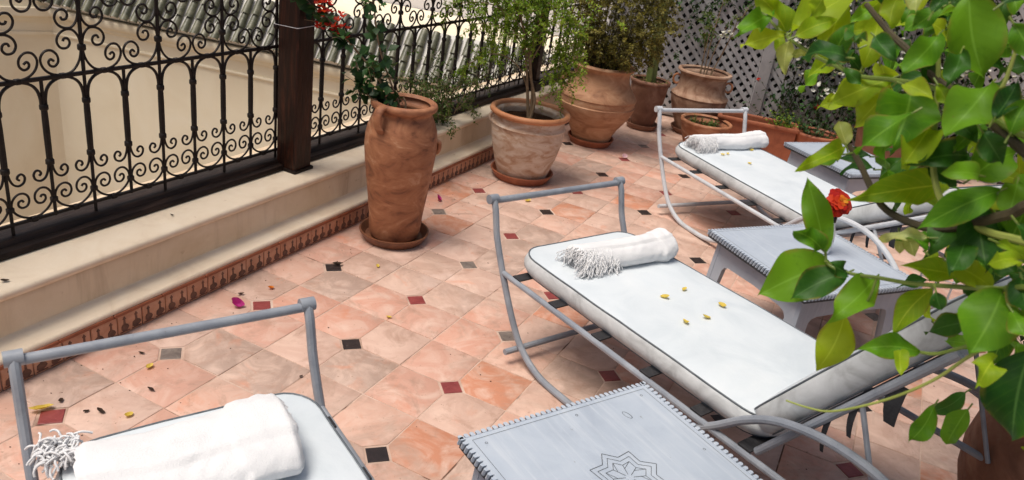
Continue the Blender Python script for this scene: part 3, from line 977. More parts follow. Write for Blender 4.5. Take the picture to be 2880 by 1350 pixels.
def towel(label, k, a, b, ra, rb, seed, flat, fringe_n, fl, lift=0.0, flap=None, spill=.16, bump=0.0, wide=1.0, step_at=.72):
    mt = lmat(k)
    a = mt @ Vector((*a, ZM-.004)); b = mt @ Vector((*b, ZM-.004))
    ax = (b-a); L_ = ax.length; ax.normalize()
    side = Vector((-ax.y, ax.x, 0))
    root = thing('rolled_towel', label, 'towel', a, 0, 'rolled white towels on the loungers')
    rnd_ = random.Random(seed)
    n, m = 60, 72
    mb = MB()
    vs_ = []
    step = math.pi*.62
    def section(t, rad, push=0):
        out = []
        for q in range(n):
            th = 2*math.pi*q/n
            f = ((th-step) % (2*math.pi))/(2*math.pi)
            rr = rad*(.90+.12*f)
            p3 = Vector((math.cos(th)*1.2+seed, math.sin(th)*1.2, t*L_*7))
            rr *= 1+.10*noise.noise(p3*.8)+.05*noise.noise(p3*1.9)+.012*noise.noise(p3*6)+.035*max(0, noise.noise(p3*.8+Vector((5, 1, 2)))+.1)*math.sin(t*L_*120+5*noise.noise(p3*1.2)+th*4)+.03*abs(noise.noise(Vector((th*1.1+seed, t*L_*3+th, 2))))
            e_ = (t-step_at-.05*noise.noise(Vector((math.cos(th)*1.5, math.sin(th)*1.5, seed+4))))/.018
            rr *= 1+bump*min(1, max(0, e_))*(1-.35*min(1, max(0, (t-step_at)/.3)))
            x = rr*math.cos(th)*wide; z = rr*math.sin(th)*flat
            z = max(z, -rad*flat*.80)+rad*flat*.80
            out.append((x, z))
        return out
    for i in range(m+1):
        t = i/m
        rad = ra+(rb-ra)*t
        if i == 0 or i == m: rad *= .90
        if i == m-1 or i == 1: rad *= .975
        bend = .014*math.sin(t*5+seed)+.01*noise.noise(Vector((t*4, seed, 0)))
        for (x, z) in section(t, rad):
            e = .008*noise.noise(Vector((x*40, z*40, seed+i*.3)))*(1 if i in (0, m) else 0)
            vs_.append(ax*(t*L_+e)+side*(x+bend)+Vector((0, 0, z+lift*t)))
    fs_ = [(i*n+q, i*n+(q+1) % n, (i+1)*n+(q+1) % n, (i+1)*n+q) for i in range(m) for q in range(n)]
    mb.add(vs_, fs_)
    # ends: coiled layers
    for end, i0 in ((-1, 0), (1, m)):
        ringv = [Vector(v) for v in vs_[i0*n:(i0+1)*n]]
        cen = sum(ringv, Vector())/n
        prev = list(range(i0*n, i0*n+n))
        for j, sc in enumerate((.93, .84, .78, .66, .60, .47, .40, .26, .18)):
            dep = (-.016 if j % 2 else .006)*end-(.01*end*j/9)
            start = len(mb.v)
            for q in range(n):
                f = q/n
                s2 = sc-.10*f if sc > .2 else sc*(1-.3*f)
                mb.v.append(tuple(cen+(ringv[q]-cen)*s2+ax*dep))
            for q in range(n):
                c_ = (prev[q], prev[(q+1) % n], start+(q+1) % n, start+q)
                mb.f.append(c_ if end < 0 else c_[::-1]); mb.mi.append(0)
            prev = list(range(start, start+n))
        mb.f.append(tuple(prev) if end < 0 else tuple(prev[::-1])); mb.mi.append(0)
    mb.build('cloth', M['towel'], root, True, 80)
    if flap:
        # the loose last fold, lying over the roll
        fb = MB(); vv = []
        u0, u1 = flap
        for i in range(25):
            t = u0+(u1-u0)*i/24
            rad = ra+(rb-ra)*t
            for q in range(15):
                th = R(20+q*9.5)
                p3 = Vector((t*9, q*.3, seed))
                rr = rad*1.05*(1+.10*noise.noise(p3)+.05*noise.noise(p3*2.7))+.004*math.sin(q*.9+t*12)
                vv.append(ax*(t*L_+.035*noise.noise(Vector((q*.25, seed, i*.08))))+side*(rr*math.cos(th))+Vector((0, 0, rad*flat*.8+rr*math.sin(th)*flat*1.02+lift*t)))
        fb.add(vv, [(i*15+q, i*15+q+1, (i+1)*15+q+1, (i+1)*15+q) for i in range(24) for q in range(14)])
        o = fb.build('loose_fold', M['towel'], root, True, 80)
        sm = o.modifiers.new('thickness', 'SOLIDIFY'); sm.thickness = .008; sm.offset = 1
    fr = MB()
    for q in range(fringe_n):
        th = rnd_.uniform(-.3, math.pi+.3)
        t0 = rnd_.uniform(0, spill)
        rad = ra*.97
        p = ax*(t0*L_*.8)+side*(rad*1.02*math.cos(th))+Vector((0, 0, max(0, rad*flat*.8+rad*1.02*math.sin(th)*flat)+.001))
        d = (-ax*rnd_.uniform(.5, 1.6)+side*rnd_.uniform(-1.1, .6)+Vector((0, 0, rnd_.uniform(-.5, .25)))).normalized()
        pts = [p]
        ln_ = fl*rnd_.uniform(.55, 1.15)
        for s_ in range(6):
            d = (d+Vector((rnd_.uniform(-.7, .7), rnd_.uniform(-.7, .7), -.34))).normalized()
            p = p+d*ln_/6
            if p.z < .004:
                p.z = .004+rnd_.uniform(0, .008)
            pts.append(p)
        fr.tube(catmull(pts, 2), [.0021]*3+[.0015]*(len(catmull(pts, 2))-5)+[.0026, .0010], 4)
    if fr.v:
        fr.build('fringe', M['towel'], root, True, 80)['kind'] = 'stuff'
    return root


towel('white towel loosely rolled into a bulky wedge on the nearest lounger', 'near', (.350, .085), (.395, .56), .098, .110, 3, .52, 0, .04, 0, None, .16, .11, 1.32, .70)
towel('white rolled towel with a tangled fringe on the middle lounger', 'mid', (.385, .17), (.415, .685), .068, .078, 8, .78, 1300, .075, 0, None, .46, .08, 1.08, .80)
towel('white rolled towel with a drooping fringe on the farthest lounger', 'far', (.300, .11), (.255, .735), .064, .072, 14, .80, 900, .07, 0, None, .32, .05, 1.05, .9)
# the knotted tassel end of the bulky towel
mt = lmat('near')
tk = MB()
for q in range(170):
    p = mt @ Vector((.20+rnd.uniform(-.03, .05), .055+rnd.uniform(-.03, .05), ZM+.028+rnd.uniform(-.01, .02)))
    pts = [p]
    d = Vector((rnd.uniform(-1, .4), rnd.uniform(-1, .4), rnd.uniform(0, .6))).normalized()
    for s_ in range(5):
        d = (d+Vector((rnd.uniform(-.5, .5), rnd.uniform(-.5, .5), -.4))).normalized()
        p = p+d*.0085
        if p.z < ZM: p.z = ZM
        pts.append(p)
    tk.tube(catmull(pts, 2), .0030, 5)
tw_ = thing('towel_tassel', 'white bunched towel tassel at the left edge of the nearest lounger', 'tassel', (0, 0, 0))
tk.build('fringe', M['towel'], tw_, True, 80)['kind'] = 'stuff'


# ------------------------------------------------------------------ carved side tables
def table(label, x, y, deg, A, B, star, group='grey painted side tables'):
    h = .47
    root = thing('side_table', label, 'side table', (x, y, 0), R(deg), group)
    a, b = A/2, B/2
    t = MB().box((-a+.012, -b+.012, h-.026), (a-.012, b-.012, h), bev=.003)
    top = t.build('table_top', M['table'], root)
    d = MB()
    d.box((-a+.006, -b+.006, h-.036), (a-.006, b-.006, h-.007))
    d.build('dark_edge', M['table_dark'], root, False)
    tm = MB()
    pitch = .0185
    for (L_, half, ang) in ((A, b, 0), (A, b, 180), (B, a, 90), (B, a, 270)):
        nn = int(L_/pitch)
        mr_ = Matrix.Rotation(R(ang), 4, 'Z')
        for k in range(nn):
            c = -L_/2+(k+.5)*L_/nn
            poly = [(c-.0068, -half+.015), (c-.0055, -half+.001), (c+.0005, -half-.002), (c+.0068, -half+.001), (c+.0062, -half+.015)]
            sk = .004
            vs_ = [(px-sk, py, h-.022) for px, py in poly]+[(px+sk, py, h+.0012) for px, py in poly]
            fs_ = [tuple(range(4, -1, -1)), tuple(range(5, 10))]+[(q, (q+1) % 5, 5+(q+1) % 5, 5+q) for q in range(5)]
            tm.add([mr_ @ Vector(v) for v in vs_], fs_)
    tm.build('notched_edge', M['table'], top, False)
    g = MB()
    def line(p, q, wd=.0016):
        p = Vector((*p, 0)); q = Vector((*q, 0)); v = (q-p).normalized(); s = Vector((-v.y, v.x, 0))*wd/2
        g.add([(*(p+s).xy, h+.0006), (*(q+s).xy, h+.0006), (*(q-s).xy, h+.0006), (*(p-s).xy, h+.0006)], [(3, 2, 1, 0)])
    e = .030
    cs = [(-a+e, -b+e), (a-e, -b+e), (a-e, b-e), (-a+e, b-e)]
    for k in range(4):
        line(cs[k], cs[(k+1) % 4], .0014)
    if star:
        for sc in (1, .80, .60):
            pts = []
            for k in range(16):
                r_ = (.108 if k % 2 == 0 else .080)*sc
                an = R(22.5*k+6)
                pts.append((r_*math.cos(an), r_*math.sin(an)))
            for k in range(16):
                line(pts[k], pts[(k+1) % 16], .0022 if sc > .9 else .0017)
        for k in range(8):
            an = R(45*k+6); an2 = R(45*k+28.5)
            line((.048*math.cos(an2), .048*math.sin(an2)), (.012*math.cos(an2), .012*math.sin(an2)), .0018)
            line((.065*math.cos(an), .065*math.sin(an)), (.034*math.cos(an2), .034*math.sin(an2)), .0016)
        # small carved loop near the back edge
        lp = [(-.215+.014*math.cos(t_)*(1.2)+.006*math.sin(t_), .175+.009*math.sin(t_)) for t_ in [k*math.pi/9 for k in range(19)]]
        for k in range(18):
            line(lp[k], lp[k+1], .0022 if k < 8 else .0014)
        for sx, sy in ((-1, -1), (-1, 1), (1, 1), (1, -1), (0, 1), (-1, .1)):
            cx, cy = sx*(a-.055), sy*(b-.06)
            for k in range(8):
                a1, a2 = k*math.pi/4, (k+1)*math.pi/4
                line((cx+.004*math.cos(a1), cy+.004*math.sin(a1)), (cx+.004*math.cos(a2), cy+.004*math.sin(a2)), .0014)
    g.build('carved_line', M['table_dark'], top, False)
    # four sides cut out as an arch between the legs
    ins = .045
    for (L_, half, ang) in ((A-2*ins, b-ins, 0), (A-2*ins, b-ins, 180), (B-2*ins, a-ins, 90), (B-2*ins, a-ins, 270)):
        hw = L_/2
        lw = .072
        poly = [(-hw, 0), (-hw+lw-.008, 0), (-hw+lw, h-.17), (-hw+lw+.012, h-.150), (-hw+lw+.04, h-.140), (0, h-.132), (hw-lw-.04, h-.140), (hw-lw-.012, h-.150), (hw-lw, h-.17),
                (hw-lw+.008, 0), (hw, 0), (hw, h-.037), (-hw, h-.037)]
        mr_ = Matrix.Rotation(R(ang), 4, 'Z') @ Matrix.Translation((0, -half, 0)) @ Matrix(((1, 0, 0, 0), (0, 0, -1, 0), (0, 1, 0, 0), (0, 0, 0, 1)))
        q = MB()
        n_ = len(poly)
        spl = lambda px, pz: px+(.022*(1 if px > 0 else -1) if pz < .01 else 0)
        vs_ = [(spl(px, pz), pz+.0015, 0) for px, pz in poly]+[(spl(px, pz), pz+.0015, -.024) for px, pz in poly]
        # strips so that the concave outline stays clean
        fs_ = []
        left = [0, 1, 2, 12]; 
        quads = [(0, 1, 2, 12), (2, 3, 4, 12), (4, 5, 11, 12), (5, 6, 11), (6, 7, 8, 11), (8, 9, 10, 11)]
        for f in quads:
            fs_.append(f); fs_.append(tuple(n_+i for i in f[::-1]))
        for i in range(n_):
            fs_.append(((i+1) % n_, i, n_+i, n_+(i+1) % n_))
        vs_ = [(v[0], v[1], v[2]+(.022 if v[1] < .01 else 0)) for v in vs_]
        q.add([mr_ @ Vector(v) for v in vs_], fs_)
        q.build('side_panel', M['table'], root, False)
    return root


table('grey painted side table with a carved star on top, nearest the camera', 1.892, -.143, -30, .66, .69, True)
table('grey painted side table holding the red flower, between middle and far loungers', 2.112, 1.868, -39, .68, .72, False)
table('grey painted side table beyond the farthest lounger, beside the long clay trough', 2.085, 3.925, -40, .64, .58, False)


# ------------------------------------------------------------------ terracotta pots
def az(v):
    return math.atan2(v[1], v[0])


def pot(name, label, cat, x, y, prof_out, mat, rim=None, soil=None, z=0.0, wall_t=.022, wob=.012, seed=0, cat_group=None, n=56):
    root = thing(name, label, cat, (x, y, z), 0, cat_group)
    zr = prof_out[-1][1]
    prof = list(prof_out)
    m = MB()
    inner = [(prof_out[-1][0]-wall_t*.55, zr+.002), (prof_out[-1][0]-wall_t*1.1, zr-.012)]
    sd = soil if soil is not None else zr-.08
    for r_, zz in reversed(prof_out[:-1]):
        if zz > sd-.08:
            inner.append((max(.02, r_-wall_t*1.1), zz-.004))
    m.lathe(prof+inner, n, 0, wob, seed)
    m.build('pot_body', M[mat], root, True, 50)
    if rim:
        rr = MB().lathe(rim, n, 0, wob, seed, cap=False)
        rr.build('rim', M['rim_orange'], root, True, 60)
    if soil is not None:
        def rad(zq):
            for (r0, z0), (r1, z1) in zip(prof_out, prof_out[1:]):
                if z0 <= zq <= z1 and z1 > z0:
                    return r0+(r1-r0)*(zq-z0)/(z1-z0)
            return prof_out[-1][0]
        rs = rad(sd)-wall_t*.8
        sm = MB(); vs_ = [(0, 0, sd+.012)]
        for i in range(1, 9):
            for k in range(28):
                a = 2*math.pi*k/28
                r_ = rs*i/8
                vs_.append((r_*math.cos(a), r_*math.sin(a), sd+.012*noise.noise(Vector((r_*math.cos(a)*22, r_*math.sin(a)*22, seed)))+.008*(1-i/8)))
        fs_ = [(0, 1+k, 1+(k+1) % 28) for k in range(28)]
        fs_ += [(1+i*28+k, 1+(i+1)*28+k, 1+(i+1)*28+(k+1) % 28, 1+i*28+(k+1) % 28) for i in range(7) for k in range(28)]
        sm.add(vs_, fs_).build('soil', M['soil'], root, True, 0)
    return root


def saucer(label, x, y, r, h, mat='saucer', seed=0):
    m = MB().lathe([(r*.80, .001), (r*.84, .0), (r*.97, h*.75), (r, h*.93), (r*.995, h), (r*.95, h*1.0), (r*.925, h*.86), (r*.82, h*.32), (.01, h*.30)], 48, 0, .01, seed)
    o = m.build('saucer', M[mat], None, True, 50)
    o.location = (x, y, 0)
    return tag(o, label, 'saucer', 'clay saucers under the pots')


def handle(root, az_, pts, r, mat, flat=1.0):
    ca, sa = math.cos(az_), math.sin(az_)
    m = MB().tube([(p[0]*ca, p[0]*sa, p[1]) for p in catmull([(q[0], q[1], 0) for q in pts], 5)], r, 10)
    if flat != 1.0:
        t = Vector((-sa, ca, 0))
        m.v = [tuple(Vector(v)+t*(Vector(v).dot(t)*(flat-1))) for v in m.v]
    return m.build('handle', M[mat], root, True, 60)


SZ = .03
jar = pot('tall_jar', 'tall orange terracotta jar with a strap handle, standing against the parapet', 'jar', .015, 1.50,
          [(.120, 0), (.132, .002), (.140, .03), (.146, .12), (.158, .22), (.172, .33), (.184, .43), (.191, .51), (.189, .56), (.180, .61), (.163, .655), (.150, .682), (.147, .694), (.150, .700),
           (.158, .708), (.168, .716), (.173, .728), (.171, .741), (.163, .748)], 'jar', None, .60, SZ, .026, .014, 1.0, 'potted plants of the terrace')
handle(jar, R(-94), [(.160, .735), (.187, .735), (.207, .712), (.210, .675), (.200, .64), (.176, .612)], .0135, 'jar', 1.9)
handle(jar, R(30), [(.180, .55), (.197, .55), (.201, .525), (.196, .50), (.185, .49)], .012, 'jar', 1.6)
saucer('brown clay saucer under the tall orange jar', .015, 1.50, .192, .055, 'saucer', 2)
p2 = pot('wide_pot', 'wide lime washed pot with an orange rim holding the branching green shrub', 'plant pot', .085, 2.955,
         [(.165, 0), (.175, .003), (.196, .07), (.226, .17), (.246, .26), (.252, .32), (.250, .345), (.254, .352), (.258, .362), (.252, .372), (.247, .38), (.245, .42), (.247, .43), (.25, .44)],
         'pot_white', [(.247, .425), (.262, .428), (.275, .438), (.279, .450), (.274, .463), (.262, .469), (.246, .466), (.238, .452), (.236, .40), (.232, .34)], .385, SZ, .022, .014, 4.0,
         'potted plants of the terrace')
handle(p2, R(200), [(.25, .40), (.268, .39), (.268, .36), (.25, .34)], .012, 'pot_white', 1.5)
saucer('red brown clay saucer under the lime washed pot', .085, 2.955, .222, .06, 'trough', 5)
p3 = pot('bellied_pot', 'big bellied tan terracotta pot with a raised band and flaring mouth under the olive bush', 'plant pot', .12, 4.185,
         [(.150, 0), (.158, .003), (.170, .05), (.205, .12), (.248, .18), (.284, .235), (.304, .28), (.311, .305), (.313, .318), (.306, .324), (.308, .36), (.307, .372), (.313, .378), (.309, .39), (.296, .412),
          (.272, .445), (.250, .475), (.236, .505), (.228, .54), (.226, .575), (.230, .597), (.243, .607), (.257, .613), (.262, .622), (.258, .632), (.247, .636)],
         'pot_tan', None, .54, SZ, .026, .012, 7.0, 'potted plants of the terrace')
handle(p3, R(178), [(.236, .50), (.29, .49), (.33, .45), (.34, .41), (.325, .375), (.31, .36)], .017, 'pot_tan', 1.6)
saucer('wide red saucer under the big bellied tan pot', .12, 4.185, .195, .06, 'trough', 8)
p4 = pot('brown_pot', 'dark brown tapering pot with the cactus, half hidden behind the bellied pot', 'plant pot', .285, 5.06,
         [(.095, 0), (.102, .003), (.118, .06), (.142, .17), (.160, .28), (.168, .36), (.170, .385), (.180, .392), (.184, .404), (.180, .418), (.172, .422)], 'pot_brown', None, .37, SZ, .018, .012, 9.0,
         'potted plants of the terrace')
saucer('black stained saucer under the brown cactus pot', .285, 5.06, .15, .05, 'pot_brown', 9)
p5 = pot('ring_handled_pot', 'weathered brown pot with ring handles holding thin pale canes by the lattice', 'plant pot', .69, 5.33,
         [(.150, 0), (.158, .003), (.180, .07), (.222, .16), (.250, .25), (.256, .30), (.255, .318), (.262, .325), (.256, .335), (.238, .35), (.222, .37), (.212, .41), (.209, .46), (.212, .50), (.222, .522), (.240, .530),
          (.246, .540), (.242, .551), (.232, .554)], 'pot_weathered', None, .48, SZ, .022, .012, 12.0, 'potted plants of the terrace')
for a_ in (R(12), R(192)):
    ca, sa = math.cos(a_), math.sin(a_)
    m = MB().tube([((.232+.034*math.cos(t_))*ca, (.232+.034*math.cos(t_))*sa, .44+.042*math.sin(t_)) for t_ in [k*math.pi/10 for k in range(20)]], .010, 8, closed=True)
    m.build('handle', M['rim_orange'], p5)
saucer('dark saucer under the ring handled pot', .69, 5.33, .20, .05, 'pot_brown', 12)
bw = pot('bowl_planter', 'low orange clay bowl planter seen under the foot bar of the farthest lounger', 'plant pot', .90, 4.85,
         [(.13, 0), (.14, .003), (.172, .08), (.198, .16), (.212, .225), (.222, .238), (.226, .248), (.222, .258), (.214, .262)], 'jar', None, .20, 0.0, .02, .015, 15.0, 'potted plants of the terrace')
bw2 = pot('round_planter', 'red clay round planter at the right end of the long trough', 'plant pot', 1.76, 5.30,
          [(.13, 0), (.14, .003), (.165, .10), (.183, .20), (.192, .25), (.200, .262), (.204, .272), (.200, .282), (.192, .286)], 'trough', None, .24, 0.0, .018, .015, 18.0, 'potted plants of the terrace')
dk = pot('tall_planter', 'dark brown tall planter in the shade behind the far side table', 'plant pot', 2.30, 5.25,
         [(.16, 0), (.17, .003), (.19, .12), (.22, .30), (.245, .46), (.262, .47), (.266, .485), (.256, .498)], 'pot_brown', None, .43, 0.0, .02, .015, 21.0, 'potted plants of the terrace')
lp = pot('big_belly_pot', 'large dark brown pot at the lower right corner behind the two white stakes', 'plant pot', 3.06, .95,
         [(.16, 0), (.17, .003), (.215, .10), (.255, .22), (.268, .32), (.258, .41), (.235, .47), (.228, .50), (.240, .515), (.246, .528), (.236, .54)], 'pot_brown', None, .46, 0.0, .022, .012, 24.0,
         'potted plants of the terrace')
# long rectangular trough
tr = thing('trough_planter', 'long red terracotta trough planter in front of the lattice fence', 'planter', (1.27, 5.20, 0), R(11), 'potted plants of the terrace')
t = MB()
TL, TWd, THt = .33, .12, .30
for (x0, y0, x1, y1) in ((-TL, -TWd, TL, -TWd+.022), (-TL, TWd-.022, TL, TWd), (-TL, -TWd+.022, -TL+.022, TWd-.022), (TL-.022, -TWd+.022, TL, TWd-.022)):
    t.box((x0, y0, .001), (x1, y1, THt-.022))
t.build('trough_body', M['trough'], tr, False)
t = MB()
for (x0, y0, x1, y1) in ((-TL-.018, -TWd-.018, TL+.018, -TWd+.02), (-TL-.018, TWd-.02, TL+.018, TWd+.018), (-TL-.018, -TWd+.02, -TL+.02, TWd-.02), (TL-.02, -TWd+.02, TL+.018, TWd-.02)):
    t.box((x0, y0, THt-.03), (x1, y1, THt), bev=.005)
t.build('rim', M['trough'], tr)
t = MB().box((-TL+.022, -TWd+.022, .02), (TL-.022, TWd-.022, THt-.06))
t.build('soil', M['soil'], tr, False)


# ------------------------------------------------------------------ foliage helpers
def leaf_at(mb, p, d, n, L, W, tone, fold=.25, curl=.12):
    """one small folded leaf: base p, direction d, normal n"""
    d = d.normalized()
    n = (n-d*n.dot(d))
    if n.length < 1e-4:
        n = d.orthogonal()
    n.normalize()
    s = d.cross(n)
    mid = p+d*L*.48
    tip = p+d*L-n*L*curl
    l = mid+s*W*.5+n*W*fold
    r = mid-s*W*.5+n*W*fold
    o = len(mb.v)
    mb.v += [tuple(p), tuple(mid), tuple(tip), tuple(l), tuple(r)]
    mb.f += [(o, o+1, o+3), (o+1, o+2, o+3), (o, o+4, o+1), (o+1, o+4, o+2)]
    mb.mi += [0]*4
    mb.tone += [tone]*5


def rv(r, a=1.0):
    return Vector((r.uniform(-a, a), r.uniform(-a, a), r.uniform(-a, a)))


def sprig(fo, st, p, d, L, nl, size, ratio, r, droop=.5, tone=(.2, .8), rad=.0022, spread=.9):
    """a twig with alternate leaves along it"""
    d = Vector(d).normalized()
    p = Vector(p)
    pts = [p.copy()]
    steps = max(3, nl//3)
    k = 0
    base_t = r.uniform(*tone)
    for s_ in range(steps):
        d = (d+rv(r, .16)+Vector((0, 0, -droop/steps))).normalized()
        p = p+d*L/steps
        pts.append(p.copy())
        for q in range(max(1, nl//steps)):
            u = d.orthogonal().normalized()
            u.rotate(Matrix.Rotation(r.uniform(0, 2*math.pi), 3, d))
            ld = (d*.5+u*spread+Vector((0, 0, .1))).normalized()
            leaf_at(fo, p-d*L/steps*r.random(), ld, Vector((0, 0, 1))+rv(r, .6), size*r.uniform(.65, 1.2), size*ratio*r.uniform(.8, 1.15),
                    min(1, max(0, base_t+r.uniform(-.25, .25))))
    if st is not None and rad > 0:
        st.tube(pts, [rad*(1-.6*i/len(pts)) for i in range(len(pts))], 4)
    return pts


def limb(st, pts, r0, r1, per=5, n=7):
    c = catmull(pts, per)
    m = len(c)-1
    st.tube(c, [r0+(r1-r0)*i/m for i in range(m+1)], n)
    return c


def plant(name, label, cat, loc, group='greenery of the terrace'):
    return thing(name, label, cat, loc, 0, group)


def finish(root, fo, st, fmat, smat, fname='foliage'):
    off = root.location
    for mb, m, nm in ((st, smat, 'stems'), (fo, fmat, fname)):
        if mb is None or not mb.v:
            continue
        mb.v = [(v[0]-off.x, v[1]-off.y, v[2]-off.z) for v in mb.v]
        o = mb.build(nm, M[m], root, True, 0 if nm != 'stems' else 60)
        o['kind'] = 'stuff'


def blossom(mb, p, r_, n, size, petals=5, open_=.9, up=None):
    """a small flower: a ring of petals"""
    ax = (up or (Vector((0, -.3, 1))+rv(r_, .5))).normalized()
    a = ax.orthogonal().normalized()
    for k in range(petals):
        u = a.copy(); u.rotate(Matrix.Rotation(2*math.pi*k/petals+r_.uniform(-.2, .2), 3, ax))
        leaf_at(mb, p, (u*open_+ax*(1-open_*.6)), ax, size*r_.uniform(.8, 1.1), size*.85, r_.random(), .15, -.05)


# bougainvillea in the tall jar
r_ = random.Random(21)
pl = plant('bougainvillea', 'leggy bougainvillea with dark leaves and red flowers rising from the tall orange jar', 'plant', (.015, 1.5, .6))
fo, st, fl = MB(), MB(), MB()
A = limb(st, [(.015, 1.49, .60), (-.03, 1.47, .74), (-.10, 1.42, .88), (-.19, 1.36, 1.0), (-.29, 1.29, 1.12), (-.42, 1.21, 1.24), (-.5, 1.15, 1.4)], .008, .003)
B = limb(st, [(.02, 1.50, .60), (-.005, 1.48, .76), (-.045, 1.455, .86), (-.10, 1.42, 1.02), (-.13, 1.40, 1.18), (-.14, 1.38, 1.34)], .006, .003)
Cc = limb(st, [(.0, 1.49, .60), (-.10, 1.42, .75), (-.16, 1.38, .82), (-.20, 1.36, .95)], .005, .0025)
D_ = limb(st, [(.03, 1.5, .62), (.03, 1.49, .76), (.015, 1.485, .80)], .006, .004)
for path, lo, n_ in ((A, 8, 34), (B, 8, 34), (Cc, 6, 14), (A, 14, 34)):
    for k in range(n_):
        p = path[min(len(path)-1, r_.randrange(lo, len(path)))]
        d = rv(r_)+Vector((0, 0, -.2))
        leaf_at(fo, p+rv(r_, .032), d, Vector((.3, -.5, .8))+rv(r_, .5), r_.uniform(.045, .082), r_.uniform(.034, .062), r_.random(), .12)
for path in (A, A, B, Cc):
    for k in range(5):
        b_ = path[r_.randrange(len(path)//3, len(path))]
        sprig(fo, st, b_, rv(r_)+Vector((-.3, -.2, .2)), r_.uniform(.12, .24), 7, .055, .72, r_, .7, (.2, 1.0), .002)
for k in range(18):
    p = Vector((-.06, 1.44, .80))+Vector((r_.uniform(-.07, .08), r_.uniform(-.05, .03), r_.uniform(-.05, .07)))
    leaf_at(fo, p, rv(r_)+Vector((0, 0, -.3)), Vector((.3, -.6, .7))+rv(r_, .4), r_.uniform(.045, .065), r_.uniform(.034, .05), r_.uniform(0, .6), .12)
for c_, n_, s_ in (((-.29, 1.29, 1.13), 18, .05), ((-.33, 1.25, 1.20), 12, .035), ((-.24, 1.30, 1.08), 5, .03), ((-.40, 1.20, 1.27), 8, .04), ((-.35, 1.26, 1.10), 3, .02)):
    for k in range(n_):
        blossom(fl, Vector(c_)+rv(r_, s_), r_, 3, .028, 3, .8)
finish(pl, fo, st, 'fol_dark', 'twig')
finish(pl, fl, None, 'petal_red', 'twig', 'flowers')

# branching shrub in the wide pot
r_ = random.Random(5)
pl = plant('shrub', 'bright green feathery shrub with bare pale branches in the lime washed pot', 'shrub', (.085, 2.955, .41))
fo, st = MB(), MB()
top = []
for pts, a, b in (([(.08, 2.955, .41), (.055, 2.95, .55), (.03, 2.94, .70), (0, 2.92, .88), (-.03, 2.9, 1.02), (-.12, 2.87, 1.2)], .013, .005),
                  ([(.09, 2.95, .41), (.10, 2.96, .56), (.05, 2.945, .72), (.01, 2.93, .90), (-.06, 2.9, 1.10), (-.08, 2.9, 1.3)], .012, .005),
                  ([(.085, 2.96, .42), (.075, 2.96, .60), (.04, 2.94, .80), (.02, 2.94, .98), (.06, 2.96, 1.12), (.12, 2.99, 1.28)], .010, .004),
                  ([(.045, 2.945, .62), (-.03, 2.92, .76), (-.14, 2.86, .83), (-.26, 2.80, .80), (-.36, 2.76, .70)], .005, .002),
                  ([(.03, 2.94, .78), (.10, 2.97, .96), (.20, 3.01, 1.0), (.27, 3.05, .86), (.28, 3.05, .70)], .005, .002),
                  ([(0, 2.92, .95), (-.10, 2.88, 1.08), (-.25, 2.82, 1.14), (-.42, 2.74, 1.12), (-.52, 2.70, 1.02)], .005, .002),
                  ([(.03, 2.94, .92), (.12, 2.98, 1.08), (.24, 3.02, 1.14), (.32, 3.06, 1.05)], .005, .002),
                  ([(.01, 2.93, .86), (-.09, 2.88, 1.0), (-.18, 2.84, 1.12), (-.26, 2.8, 1.26)], .005, .002),
                  ([(.02, 2.94, .80), (-.06, 2.9, .95), (-.2, 2.84, 1.02), (-.33, 2.78, 1.0)], .004, .002)):
    c = limb(st, pts, a, b)
    top.append(c)
for path in top:
    for k in range(19):
        p = path[r_.randrange(int(len(path)*.55), len(path))]
        sprig(fo, st, p, rv(r_)+Vector((0, 0, .1)), r_.uniform(.07, .15), 18, .029, .5, r_, .9, (.2, .95), .0014)
for k in range(210):      # crown, mostly above the frame
    p = Vector((r_.gauss(-.05, .20), 2.93+r_.gauss(0, .14), 1.22+r_.gauss(0, .11)))
    sprig(fo, st, p, rv(r_)+Vector((0, 0, .2)), r_.uniform(.07, .15), 20, .029, .5, r_, .9, (.05, .85), .0014)
for k in range(70):       # hanging sprays at its right
    p = Vector((.235+r_.gauss(0, .07), 3.03+r_.gauss(0, .06), .92+r_.gauss(0, .13)))
    sprig(fo, st, p, rv(r_, .5)+Vector((.1, 0, -.8)), r_.uniform(.10, .17), 22, .027, .5, r_, .5, (.4, 1.0), .0014)
finish(pl, fo, st, 'fol_fresh', 'twig')

# creeper over the railing between the jar and the wide pot
r_ = random.Random(9)
pl = plant('creeper', 'loose small leaved creeper spilling over the parapet between the jar and the wide pot', 'creeper', (-.48, 2.65, .32))
fo, st = MB(), MB()
for k in range(26):
    p0 = Vector((-.50+r_.uniform(-.05, .05), r_.uniform(2.25, 3.1), .33))
    p1 = p0+Vector((r_.uniform(-.05, .2), r_.uniform(-.2, .2), r_.uniform(.02, .40)))
    p2 = p1+Vector((r_.uniform(0, .16), r_.uniform(-.15, .15), r_.uniform(-.28, .06)))
    c = limb(st, [p0, (p0+p1)/2+rv(r_, .04), p1, p2], .0028, .0012, 4, 5)
    for q in range(8):
        p = c[r_.randrange(3, len(c))]
        if p.z < .10 or (p.x > -.33 and p.z < .34):
            continue
        sprig(fo, st, p, rv(r_)+Vector((0, 0, -.1)), r_.uniform(.05, .12), 13, .026, .45, r_, .7, (.15, .9), .0012)
for k in range(120):
    p = Vector((-.47+r_.gauss(0, .05), 2.44+r_.gauss(0, .14), .42+abs(r_.gauss(0, .16))))
    sprig(fo, st, p, rv(r_)+Vector((.2, 0, -.1)), r_.uniform(.06, .12), 13, .026, .45, r_, .7, (.0, .7), .0012)
finish(pl, fo, st, 'fol_mid', 'twig')

